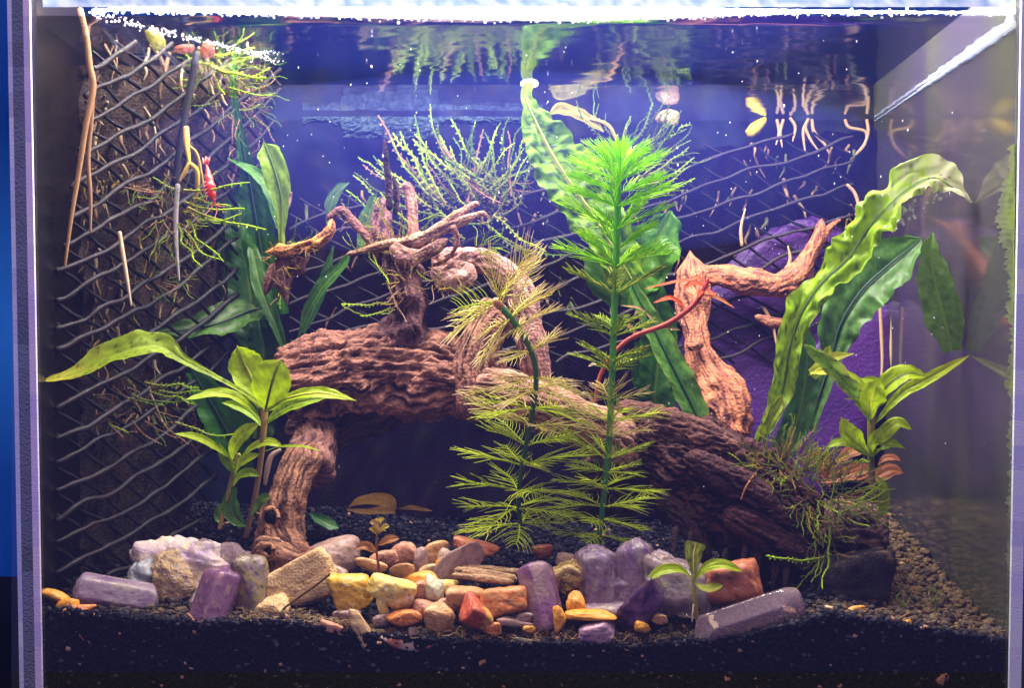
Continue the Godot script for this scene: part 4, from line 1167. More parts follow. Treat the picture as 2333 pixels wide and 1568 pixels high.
	stem(c, [[1590, 1420, 0.010, 5], [1583, 1370, 0.011, 5], [1580, 1310, 0.012, 4]], Color(0.16, 0.10, 0.04), Color(0.28, 0.26, 0.06))
	leaf(c, lance([[1580, 1322, 0.012], [1548, 1298, 0.009], [1505, 1302, 0.007], [1470, 1328, 0.006]], 14, 0.5), lime, {"face": Vector3(0.1, 0.75, 0.7)})
	leaf(c, lance([[1582, 1322, 0.012], [1610, 1294, 0.010], [1650, 1288, 0.009], [1692, 1304, 0.009]], 15, 0.5), lime, {"face": Vector3(-0.1, 0.75, 0.7)})
	leaf(c, [[1581, 1320, 0.012, 3], [1580, 1295, 0.012, 10], [1580, 1265, 0.013, 20], [1584, 1245, 0.014, 24], [1586, 1236, 0.014, 20]], Color(0.24, 0.30, 0.03), {"face": Vector3(0, 0.3, 1), "spots": 0.5, "rib": Color(0.45, 0.42, 0.08), "midrib": true, "rib_r": 2.0, "ruffle": 0.3})
	leaf(c, lance([[1583, 1330, 0.011], [1605, 1340, 0.008], [1625, 1340, 0.007], [1648, 1334, 0.007]], 13, 0.5), Color(0.28, 0.32, 0.012), {"face": Vector3(0, 0.7, 0.7)})
	var r := MB.new()
	tube(r, smooth(from_px([[1580, 1378, 0.010], [1578, 1400, 0.009], [1577, 1418, 0.009]]), 8), [L(2.5, 0), L(2, 0)], 6, Color(0.5, 0.42, 0.3), Color(0.5, 0.42, 0.3))
	part(c, "root", r, M.root)
	var d := thing("seedling", "tiny rusty-leaved seedling on a thin red stem among the pebbles", "plant", W(868, 1310, 0.03))
	stem(d, [[870, 1318, 0.03, 3.5], [860, 1275, 0.03, 3], [858, 1230, 0.03, 2.5], [866, 1192, 0.03, 2]], Color(0.20, 0.05, 0.035), Color(0.24, 0.10, 0.03))
	var rust := Color(0.42, 0.19, 0.06)
	for q in [[860, 1262, 835, 1245, 808, 1252, 11, rust], [861, 1243, 885, 1230, 910, 1228, 11, rust], [860, 1218, 852, 1208, 840, 1205, 7, Color(0.5, 0.34, 0.05)], [861, 1215, 855, 1195, 842, 1190, 9, Color(0.42, 0.26, 0.1)], [862, 1215, 875, 1202, 888, 1200, 7, Color(0.5, 0.38, 0.05)], [866, 1195, 868, 1186, 876, 1182, 6, Color(0.55, 0.42, 0.06)], [866, 1195, 860, 1186, 855, 1184, 5, Color(0.55, 0.42, 0.06)]]:
		leaf(d, lance([[q[0], q[1], 0.03], [q[2], q[3], 0.028], [q[4], q[5], 0.027]], q[6], 0.6), q[7], {"face": Vector3(0, 0.5, 0.9), "mottle": 0.25})
	# --- red sprig ---
	var e := thing("red_sprig", "slender red stem with narrow orange-red leaves leaning to the upper right", "plant", W(1350, 1040, 0.075))
	stem(e, [[1348, 1130, 0.085, 3.5], [1350, 1040, 0.085, 4], [1352, 950, 0.083, 4]], Color(0.10, 0.03, 0.02), Color(0.20, 0.06, 0.03))
	stem(e, [[1352, 950, 0.083, 4], [1370, 850, 0.078, 5], [1430, 775, 0.073, 5.5], [1520, 738, 0.07, 6], [1580, 695, 0.068, 6], [1608, 650, 0.067, 5], [1612, 635, 0.067, 4]], Color(0.42, 0.10, 0.06), Color(0.42, 0.035, 0.05))
	var cor := Color(0.68, 0.10, 0.035)
	for q in [[1592, 665, 1560, 640, 1468, 658, 5.6, cor], [1565, 706, 1530, 680, 1488, 690, 7.7, cor], [1590, 672, 1630, 678, 1674, 702, 6.3, Color(0.60, 0.20, 0.07)], [1610, 640, 1590, 632, 1562, 640, 4.9, cor], [1608, 650, 1580, 645, 1556, 660, 8.4, cor], [1614, 640, 1640, 638, 1670, 650, 5.6, cor], [1610, 655, 1620, 668, 1636, 670, 5.6, cor], [1606, 658, 1595, 668, 1590, 678, 6.3, cor], [1612, 638, 1622, 630, 1642, 634, 4.2, cor], [1508, 742, 1525, 748, 1550, 752, 6.3, Color(0.45, 0.26, 0.12)], [1500, 742, 1460, 705, 1414, 696, 4.2, Color(0.38, 0.24, 0.11)], [1445, 772, 1440, 748, 1405, 738, 6.3, Color(0.40, 0.2, 0.10)], [1380, 840, 1360, 828, 1340, 835, 5.6, Color(0.44, 0.34, 0.24)], [1356, 930, 1340, 900, 1320, 895, 6.3, Color(0.42, 0.34, 0.26)], [1350, 990, 1330, 982, 1300, 992, 8.4, Color(0.46, 0.26, 0.14)], [1352, 1000, 1370, 985, 1395, 990, 8.4, Color(0.48, 0.22, 0.1)]]:
		var dd := 0.068 + (1600.0 - clampf(q[0], 1340, 1600)) / 260.0 * 0.013
		leaf(e, lance([[q[0], q[1], dd], [q[2], q[3], dd - 0.003], [q[4], q[5], dd - 0.004]], q[6], 0.7), q[7], {"face": Vector3(0.05, 0.75, 0.7), "mottle": 0.25, "dark": Color(0.25, 0.05, 0.03)})
	# --- ferns ---
	var dk := {"mat": "dark_leaf"}
	var f := thing("fern", "tall dark green fern with strap leaves standing at the left behind the branches", "fern", W(590, 1060, 0.11))
	var fl := func(list: Array, col: Color, o := {}):
		leaf(f, list, col, dk.merged(o), "frond")
	fl.call([[625, 720, 0.115, 34], [600, 600, 0.113, 42], [580, 480, 0.11, 34], [562, 380, 0.108, 17], [545, 290, 0.105, 9], [532, 200, 0.102, 7], [536, 110, 0.1, 4]], Color(0.026, 0.11, 0.009), {"face": Vector3(0.1, 0.25, 1), "midrib": true, "rib": Color(0.015, 0.05, 0.02)})
	fl.call([[640, 560, 0.10, 5], [642, 470, 0.098, 15], [632, 410, 0.095, 29], [612, 350, 0.093, 27], [600, 325, 0.092, 3]], Color(0.20, 0.34, 0.012), {"face": Vector3(0.1, 0.45, 1), "midrib": true, "rib": Color(0.1, 0.16, 0.01)})
	fl.call([[640, 520, 0.10, 12], [612, 430, 0.102, 16], [575, 390, 0.105, 14], [518, 360, 0.107, 2]], Color(0.045, 0.17, 0.008), {"face": Vector3(0.2, 0.6, 0.8)})
	fl.call([[590, 830, 0.125, 40], [575, 700, 0.125, 52], [560, 580, 0.124, 46], [545, 470, 0.122, 34], [552, 400, 0.12, 8]], deep, {"face": Vector3(0.15, 0.2, 1)})
	fl.call([[500, 700, 0.13, 12], [512, 620, 0.13, 20], [505, 540, 0.13, 18], [492, 470, 0.128, 3]], deep, {"face": Vector3(0, 0.3, 1)})
	fl.call([[660, 830, 0.11, 3], [628, 740, 0.107, 13], [596, 660, 0.108, 20], [580, 590, 0.11, 16], [570, 540, 0.112, 4]], Color(0.04, 0.12, 0.018), {"face": Vector3(0.3, 0.4, 0.9)})
	fl.call([[600, 700, 0.115, 20], [560, 712, 0.108, 40], [500, 735, 0.1, 44], [430, 752, 0.092, 26], [352, 756, 0.088, 3]], Color(0.055, 0.135, 0.018), {"face": Vector3(0.0, 0.55, 0.85), "mottle": 0.9, "midrib": true, "rib": Color(0.02, 0.05, 0.02)})
	fl.call([[560, 1080, 0.1, 22], [520, 990, 0.095, 44], [470, 900, 0.09, 36], [440, 850, 0.087, 16], [420, 815, 0.085, 4]], Color(0.026, 0.11, 0.009), {"face": Vector3(0.1, 0.35, 1), "midrib": true, "rib": Color(0.01, 0.04, 0.01)})
	fl.call([[580, 1000, 0.12, 40], [590, 900, 0.12, 50], [600, 800, 0.12, 44], [590, 730, 0.12, 20]], deep, {"face": Vector3(0.1, 0.2, 1)})
	fl.call([[680, 770, 0.115, 3], [706, 700, 0.113, 15], [745, 640, 0.11, 20], [780, 605, 0.108, 13], [800, 570, 0.107, 3]], Color(0.05, 0.15, 0.025), {"face": Vector3(-0.2, 0.45, 0.9)})
	fl.call([[690, 760, 0.125, 6], [720, 690, 0.124, 17], [745, 620, 0.122, 12], [760, 560, 0.121, 3]], Color(0.03, 0.09, 0.03), {"face": Vector3(-0.2, 0.3, 1)})
	fl.call([[748, 510, 0.135, 6], [756, 460, 0.134, 15], [775, 430, 0.133, 13], [796, 416, 0.132, 2]], Color(0.07, 0.14, 0.06), {"face": Vector3(-0.1, 0.4, 1)})
	fl.call([[820, 570, 0.125, 8], [835, 510, 0.124, 20], [850, 460, 0.123, 13], [858, 440, 0.122, 2]], Color(0.08, 0.17, 0.04), {"face": Vector3(-0.1, 0.4, 1)})
	var y := MB.new()
	tube(y, smooth(from_px([[640, 620, 0.1, 4], [644, 560, 0.1, 5], [642, 500, 0.1, 5]]), 14), [L(4, .1), L(6, .1), L(5, .1)], 8, Color(0.05, 0.12, 0.02), Color(0.18, 0.25, 0.03))
	part(f, "stalk", y, M.stem)
	# a small dark leaf at the driftwood foot and the yellow leaf under the arch
	var l := MB.new()
	l = blade([[706, 1170, 0.07, 4], [730, 1185, 0.068, 14], [755, 1197, 0.067, 13], [772, 1204, 0.067, 2]], Color(0.03, 0.13, 0.03), {"face": Vector3(0, 0.6, 0.8)})
	solo("fallen_leaf", "small dark green leaf lying right of the driftwood foot", "leaf", l, M.dark_leaf, W(740, 1195, 0.067))
	var yl := thing("fallen_leaf", "curled yellow leaf with a dark slit lying under the arch", "leaf", W(850, 1170, 0.11))
	part(yl, "blade", blade([[900, 1163, 0.11, 5], [885, 1147, 0.108, 18], [855, 1140, 0.106, 15], [820, 1142, 0.105, 10], [795, 1155, 0.105, 2]], Color(0.80, 0.50, 0.08), {"face": Vector3(0.05, 0.45, 0.9), "mottle": 0.3, "dark": Color(0.4, 0.2, 0.05)}), M.leaf)
	part(yl, "curled_edge", blade([[900, 1166, 0.107, 5], [870, 1164, 0.103, 9], [830, 1166, 0.1, 7], [790, 1162, 0.1, 2]], Color(0.78, 0.48, 0.12), {"face": Vector3(0.0, 0.3, 1), "mottle": 0.3, "dark": Color(0.35, 0.17, 0.05)}), M.leaf)
	solo("fallen_leaf", "narrow yellow-brown leaf beside the curled yellow one under the arch", "leaf", blade([[910, 1160, 0.11, 2], [935, 1158, 0.109, 7], [965, 1162, 0.108, 5], [985, 1165, 0.108, 1]], Color(0.46, 0.26, 0.06), {"face": Vector3(0, 0.7, 0.7)}), M.leaf, W(945, 1165, 0.109))
	# centre fern with the big crinkled leaf that reaches the surface
	var g := thing("fern", "dark green fern behind the feathery stems, one crinkled leaf reaching the water surface", "fern", W(1500, 1000, 0.1))
	leaf(g, [[1440, 640, 0.10, 30], [1395, 560, 0.10, 52], [1345, 480, 0.102, 64], [1295, 410, 0.104, 72], [1255, 345, 0.106, 64], [1225, 285, 0.108, 40], [1204, 240, 0.11, 17], [1198, 215, 0.111, 13], [1206, 189, 0.111, 12]], Color(0.16, 0.32, 0.004), {"face": Vector3(0.15, 0.4, 1), "ruffle": 0.34, "freq": 330.0, "mottle": 1.0, "dark": Color(0.012, 0.045, 0.02), "midrib": true, "rib": Color(0.22, 0.26, 0.04), "mat": "leaf", "tip": Color(0.25, 0.34, 0.03)}, "frond")
	leaf(g, [[1430, 700, 0.112, 30], [1450, 630, 0.112, 60], [1490, 560, 0.112, 62], [1518, 510, 0.112, 36], [1528, 480, 0.112, 6]], Color(0.06, 0.19, 0.012), {"face": Vector3(0.1, 0.35, 1), "ruffle": 0.3, "mat": "dark_leaf"}, "frond")
	leaf(g, [[1400, 700, 0.115, 10], [1380, 640, 0.115, 44], [1365, 580, 0.115, 40], [1350, 540, 0.115, 4]], Color(0.04, 0.13, 0.012), {"face": Vector3(0, 0.3, 1), "mat": "dark_leaf"}, "frond")
	leaf(g, [[1600, 980, 0.10, 22], [1575, 920, 0.1, 34], [1540, 850, 0.1, 33], [1505, 780, 0.1, 32], [1470, 710, 0.1, 22], [1440, 650, 0.1, 14], [1425, 600, 0.1, 4]], Color(0.06, 0.18, 0.025), {"face": Vector3(0.25, 0.4, 0.9), "mottle": 0.7, "edge": Color(0.18, 0.26, 0.03), "midrib": true, "rib": Color(0.02, 0.06, 0.02), "mat": "dark_leaf"}, "frond")
	leaf(g, [[1490, 900, 0.11, 34], [1500, 820, 0.11, 44], [1500, 740, 0.11, 42], [1498, 680, 0.108, 24], [1510, 640, 0.107, 2]], Color(0.03, 0.12, 0.012), {"face": Vector3(0, 0.3, 1), "mat": "dark_leaf"}, "frond")
	leaf(g, [[1500, 980, 0.118, 34], [1490, 900, 0.118, 48], [1470, 830, 0.118, 40], [1450, 780, 0.118, 6]], Color(0.026, 0.10, 0.012), {"face": Vector3(0, 0.3, 1), "mat": "dark_leaf"}, "frond")
	# right fern
	var h := thing("fern", "tall ruffled light green fern at the right whose leaf tip touches the side glass", "fern", W(1790, 1000, 0.06))
	leaf(h, [[1720, 1020, 0.075, 7], [1755, 960, 0.072, 18], [1785, 880, 0.07, 27], [1800, 790, 0.067, 30], [1828, 710, 0.064, 35], [1872, 645, 0.061, 42], [1935, 585, 0.058, 46], [1985, 510, 0.054, 50], [2055, 440, 0.05, 53], [2120, 405, 0.047, 46], [2175, 430, 0.046, 29], [2215, 462, 0.047, 3]], Color(0.27, 0.46, 0.006), {"face": Vector3(-0.2, 0.5, 0.9), "face1": Vector3(-0.15, 0.75, 0.7), "mottle": 0.6, "dark": Color(0.09, 0.20, 0.02), "spots": 0.2, "midrib": true, "rib": Color(0.07, 0.13, 0.03), "rib_r": 2.2, "ruffle": 0.42, "edge": Color(0.22, 0.34, 0.03), "tip": Color(0.62, 0.60, 0.42)}, "frond")
	leaf(h, [[1840, 980, 0.085, 18], [1890, 830, 0.085, 24], [1915, 740, 0.084, 48], [1965, 660, 0.082, 66], [2030, 600, 0.08, 59], [2080, 560, 0.078, 29], [2100, 540, 0.077, 3]], Color(0.07, 0.17, 0.035), {"face": Vector3(-0.2, 0.4, 0.9), "mottle": 0.8, "midrib": true, "rib": Color(0.025, 0.06, 0.04), "mat": "dark_leaf"}, "frond")
	leaf(h, [[1770, 1050, 0.08, 24], [1815, 960, 0.08, 34], [1835, 870, 0.079, 30], [1840, 790, 0.078, 18], [1838, 740, 0.078, 3]], Color(0.045, 0.13, 0.03), {"face": Vector3(0.1, 0.35, 1), "mat": "dark_leaf"}, "frond")
	leaf(h, [[1740, 1000, 0.068, 5], [1750, 965, 0.066, 12], [1770, 925, 0.065, 16], [1782, 900, 0.065, 3]], Color(0.24, 0.32, 0.02), {"face": Vector3(0, 0.5, 0.9), "ruffle": 0.4}, "frond")
	leaf(h, [[1845, 850, 0.075, 8], [1870, 835, 0.073, 16], [1900, 815, 0.071, 13], [1945, 806, 0.07, 2]], Color(0.34, 0.38, 0.015), {"face": Vector3(0, 0.6, 0.8)}, "frond")
	leaf(h, [[1850, 860, 0.076, 10], [1870, 830, 0.076, 12], [1885, 800, 0.076, 8], [1890, 788, 0.076, 2]], Color(0.26, 0.34, 0.015), {"face": Vector3(0, 0.4, 0.9)}, "frond")
	leaf(h, [[2170, 800, 0.062, 21], [2150, 720, 0.06, 43], [2130, 640, 0.058, 40], [2120, 570, 0.058, 21], [2125, 530, 0.058, 3]], Color(0.13, 0.25, 0.05), {"face": Vector3(-0.35, 0.3, 0.9), "mottle": 0.6, "mat": "dark_leaf"}, "frond")  # added in place of a frond's blurred reflection in the side glass
	# beads of gas on the big leaf
	var sp := SphereMesh.new()
	sp.radius = 1.0; sp.height = 2.0; sp.radial_segments = 10; sp.rings = 6
	var xf: Array[Transform3D] = []
	for k in 46:
		var u := rng.randf()
		var p := W(lerpf(2020, 2150, u) + rng.randfn() * 12, lerpf(500, 420, u) + rng.randf_range(-6, 34), 0.0475 - u * 0.003)
		xf.append(Transform3D(Basis().scaled(Vector3.ONE * rng.randf_range(0.0003, 0.0008)), p - h.position))
	many("gas_bubbles", sp, M.bubble, xf, [], h)


# ---------- feathery stems ----------
func feather_mesh(pinnae: int, spread: float, reach: float, thick: float, col: Color, end: Color, sd: int) -> ArrayMesh:
	# one comb-like leaf of unit length along +Y, its side threads in the XY plane
	var r := RandomNumberGenerator.new()
	r.seed = sd
	var mb := MB.new()
	var bend := r.randf_range(0.05, 0.22)
	var axis := []
	for k in 8:
		var t := k / 7.0
		axis.append(Vector3(0.03 * sin(t * 3.0 + sd), t, -bend * t * t))
	var path := smooth(axis, 16)
	tube(mb, path, [thick * 1.5, thick * 1.2, thick * 0.7], 4, col, col.lerp(end, 0.5), false)
	for k in pinnae:
		var t := lerpf(0.14, 0.97, float(k) / (pinnae - 1))
		for side in [-1.0, 1.0]:
			var from := path[clampi(int(t * 15), 0, 15)].lerp(path[clampi(int(t * 15) + 1, 0, 15)], t * 15 - int(t * 15))
			var ln := reach * (0.55 + 0.75 * sin(PI * pow(t, 0.75))) * r.randf_range(0.8, 1.15)
			var ang := spread * r.randf_range(0.85, 1.15) * (1.1 - 0.35 * t)
			var dir := Vector3(sin(ang) * side, cos(ang), r.randf_range(-0.25, 0.25)).normalized()
			var mid := from + dir * ln * 0.5 + Vector3(side * 0.02 * ln, 0, 0)
			var tip := from + dir * ln + Vector3(-side * 0.06 * ln, 0.05 * ln, -0.05 * ln)
			tube(mb, PackedVector3Array([from, mid, tip]), [thick * 0.85, thick * 0.75, thick * 0.35], 3, col, end, false)
	return mb.commit(Vector3.ZERO)

func whorl(root: Node3D, at: Vector3, axis: Vector3, ln: float, rise: float, n: int, kind: String, roll: float) -> void:
	var bas := axis_basis(axis, roll)
	for k in n:
		var a := TAU * k / n + rng.randf_range(-0.15, 0.15)
		var out := bas * Vector3(cos(a), 0, sin(a))
		var up := rise + rng.randf_range(-0.14, 0.14)
		var y := (out * cos(up) + axis * sin(up)).normalized()
		var z := (axis - y * axis.dot(y)).normalized()
		var b := Basis(y.cross(z), y, z) * Basis(Vector3.UP, rng.randf_range(-0.5, 0.5))
		var vs: Array = feather_meshes[kind]
		var l := ln * rng.randf_range(0.85, 1.1)
		put(root, "leaf", vs[rng.randi() % vs.size()], M.feather, Transform3D(b.scaled(Vector3.ONE * l), at - root.position))

func build_feathers() -> void:
	var g1 := Color(0.20, 0.42, 0.012)
	var g2 := Color(0.52, 0.66, 0.006)
	var tanc := Color(0.74, 0.56, 0.34)
	for q in [["long", 10, 0.66, 0.50, 0.0105, g2, Color(0.46, 0.54, 0.05)], ["tan", 10, 0.70, 0.46, 0.0105, Color(0.50, 0.48, 0.05), tanc], ["short", 8, 0.55, 0.36, 0.022, Color(0.32, 0.46, 0.015), Color(0.30, 0.36, 0.05)], ["brush", 13, 0.34, 0.44, 0.0115, Color(0.27, 0.70, 0.003), Color(0.40, 0.66, 0.02)]]:
		var vs := []
		for k in 5:
			vs.append(feather_mesh(q[1], q[2], q[3], q[4], q[5], q[6], 100 + k))
		feather_meshes[q[0]] = vs
	var a := thing("feathery_plant", "tall upright feathery stem with a dense bright green crown", "plant", W(1365, 1240, 0.045))
	var line := [[1362, 1245, 0.048, 5.5], [1374, 1150, 0.047, 7], [1388, 1000, 0.046, 7.5], [1395, 850, 0.045, 7.5], [1400, 700, 0.045, 8], [1405, 560, 0.044, 8], [1408, 440, 0.044, 8], [1410, 356, 0.044, 5]]
	stem(a, line, Color(0.05, 0.15, 0.03), Color(0.06, 0.34, 0.02))
	var path := smooth(from_px(line), 200)
	var node := func(root: Node3D, pth: PackedVector3Array, y: float, ln: float, rise: float, n: int, kind: String):
		var best := 0
		for k in pth.size():
			if absf(pth[k].y - W(0, y, -pth[k].z).y) < absf(pth[best].y - W(0, y, -pth[best].z).y): best = k
		var ax := (pth[mini(best + 2, pth.size() - 1)] - pth[maxi(best - 2, 0)]).normalized()
		whorl(root, pth[best], ax, L(ln, 0.045), rise, n, kind, rng.randf() * TAU)
	for q in [[1220, 95, 0.04, 4, "long"], [1185, 97, 0.07, 4, "long"], [1157, 123, 0.30, 4, "long"], [1116, 111, 0.23, 4, "long"], [1078, 92, 0.27, 4, "long"], [1049, 105, 0.45, 4, "long"], [998, 83, 0.47, 4, "tan"], [963, 113, 0.38, 4, "long"], [914, 98, 0.49, 4, "tan"], [847, 107, 0.49, 4, "short"], [825, 98, 0.49, 4, "short"], [768, 96, 0.54, 4, "short"], [748, 82, 0.55, 4, "short"], [673, 120, 0.58, 4, "short"], [608, 125, 0.5, 6, "brush"], [570, 104, 0.6, 5, "brush"], [523, 128, 0.5, 6, "brush"], [473, 122, 0.5, 7, "brush"], [442, 116, 0.52, 7, "brush"], [416, 110, 0.55, 7, "brush"], [394, 100, 0.6, 7, "brush"], [378, 78, 0.75, 7, "brush"], [366, 52, 0.95, 7, "brush"], [358, 34, 1.25, 6, "brush"]]:
		node.call(a, path, q[0], q[1], q[2], q[3], q[4])
	var b := thing("feathery_plant", "bent feathery stem with spreading tan and yellow-green threads and a broken tip", "plant", W(1185, 1210, 0.05))
	line = [[1188, 1215, 0.052, 5], [1181, 1140, 0.05, 5.5], [1190, 1060, 0.048, 6], [1206, 980, 0.046, 6], [1219, 900, 0.044, 6], [1221, 850, 0.043, 6.5], [1210, 800, 0.042, 7], [1186, 755, 0.041, 7.5], [1160, 720, 0.04, 8], [1132, 690, 0.039, 8]]
	stem(b, line, Color(0.02, 0.06, 0.03), Color(0.06, 0.18, 0.035))
	path = smooth(from_px(line), 200)
	for q in [[1194, 118, 0.07, 4, "long"], [1157, 137, 0.05, 4, "long"], [1118, 143, 0.14, 4, "long"], [1059, 145, 0.31, 4, "long"], [1018, 126, 0.42, 4, "long"], [971, 131, 0.18, 4, "tan"], [932, 137, 0.17, 4, "long"], [888, 153, 0.01, 4, "tan"], [859, 128, -0.01, 4, "tan"], [802, 110, 0.23, 4, "tan"], [744, 107, -0.08, 4, "tan"], [725, 131, 0.15, 4, "tan"], [684, 164, 0.21, 4, "tan"]]:
		node.call(b, path, q[0], q[1], q[2], q[3], q[4])
	# the raised pair of leaves and the broken stub at its top
	for q in [[1140, 690, 1262, 562, "tan"], [1160, 715, 1255, 600, "tan"], [1140, 690, 1095, 578, "tan"], [1130, 692, 990, 690, "long"]]:
		var p0 := W(q[0], q[1], 0.039)
		var p1 := W(q[2], q[3], 0.036)
		var y := (p1 - p0).normalized()
		var bb := axis_basis(y, 0.2)
		put(b, "leaf", feather_meshes[q[4]][rng.randi() % 5], M.feather, Transform3D(bb.scaled(Vector3(0.6, 1, 0.6) * p0.distance_to(p1)), p0 - b.position))
	var st := MB.new()
	tube(st, smooth(from_px([[1140, 700, 0.0385], [1133, 690, 0.038], [1128, 682, 0.038]]), 6), [L(9, 0.04), L(10, 0.04), L(8, 0.04)], 9, Color(0.35, 0.16, 0.06), Color(0.5, 0.25, 0.1))
	part(b, "broken_tip", st, M.stem)


# ---------- moss ----------
func frond_mesh(sd: int, dense: int, base: Color, tip: Color) -> ArrayMesh:
	var r := RandomNumberGenerator.new()
	r.seed = sd
	var mb := MB.new()
	var pts := []
	var bx := r.randf_range(0.12, 0.42)
	for k in 6:
		var t := k / 5.0
		pts.append(Vector3(bx * t * t + r.randf_range(-0.02, 0.02), t, r.randf_range(-0.12, 0.12) * t))
	var path := smooth(pts, 12)
	tube(mb, path, [0.02, 0.016, 0.01], 4, base, tip, false)
	for k in dense:
		var t := lerpf(0.05, 1.0, (k + r.randf() * 0.5) / dense)
		var p := path[clampi(int(t * 11), 0, 11)]
		for side in [-1.0, 1.0]:
			var ln := r.randf_range(0.035, 0.068) * (1.15 - 0.4 * t)
			var d := Vector3(side * r.randf_range(0.6, 1.0), r.randf_range(0.35, 0.9), r.randf_range(-0.6, 0.6)).normalized()
			var w := Vector3(0, 0, 1).cross(d).normalized() * ln * 0.30
			var c := base.lerp(tip, clampf(t * 1.1 + r.randf_range(-0.15, 0.15), 0, 1))
			mb.quad(p, p + d * ln * 0.45 + w + Vector3(0, 0, ln * 0.1), p + d * ln, p + d * ln * 0.45 - w, c)
	return mb.commit(Vector3.ZERO)

func frond(root: Node3D, from: Vector3, to: Vector3, kind: int, upward := false) -> void:
	var vs: Array = frond_meshes[kind]
	var ln := from.distance_to(to)
	var bas := axis_basis(to - from, rng.randf() * TAU).scaled(Vector3.ONE * ln)
	if upward:
		# the sprig's own bend turns its tip up towards the light
		var y := (to - from).normalized()
		var x := (Vector3.UP * rng.randf_range(0.5, 1.0) + Vector3.BACK * rng.randf_range(-0.3, 0.5) - y * 0.0)
		x = (x - y * x.dot(y)).normalized()
		bas = Basis(x, y, x.cross(y)).scaled(Vector3.ONE * ln)
	put(root, "sprig", vs[rng.randi() % vs.size()], M.moss, Transform3D(bas, from - root.position))

# listed sprigs [x0, y0, x1, y1, kind] at a depth
func sprigs(root: Node3D, list: Array, d: float) -> void:
	for q in list:
		frond(root, W(q[0], q[1], d + rng.randf_range(-0.004, 0.004)), W(q[2], q[3] + 0.26 * Vector2(q[0] - q[2], q[1] - q[3]).length(), d - rng.randf_range(0.0, 0.012)), q[4], true)

# a tuft of sprigs that fans out of an ellipse
func tuft(root: Node3D, x: float, y: float, d: float, rx: float, ry: float, n: int, lo: float, hi: float, kinds: Array, lean := Vector3(0.2, 0.3, 0.5), wild := 0.8) -> void:
	for k in n:
		var a := rng.randf() * TAU
		var q := sqrt(rng.randf())
		var p := W(x + cos(a) * rx * q, y + sin(a) * ry * q, d + rng.randf_range(-0.006, 0.006))
		var dir := (lean + Vector3(cos(a), -sin(a), rng.randf_range(-0.4, 0.8)) * wild + Vector3(rng.randfn(), rng.randfn(), rng.randfn()) * 0.35).normalized()
		frond(root, p, p + dir * L(rng.randf_range(lo, hi), d), kinds[rng.randi() % kinds.size()])

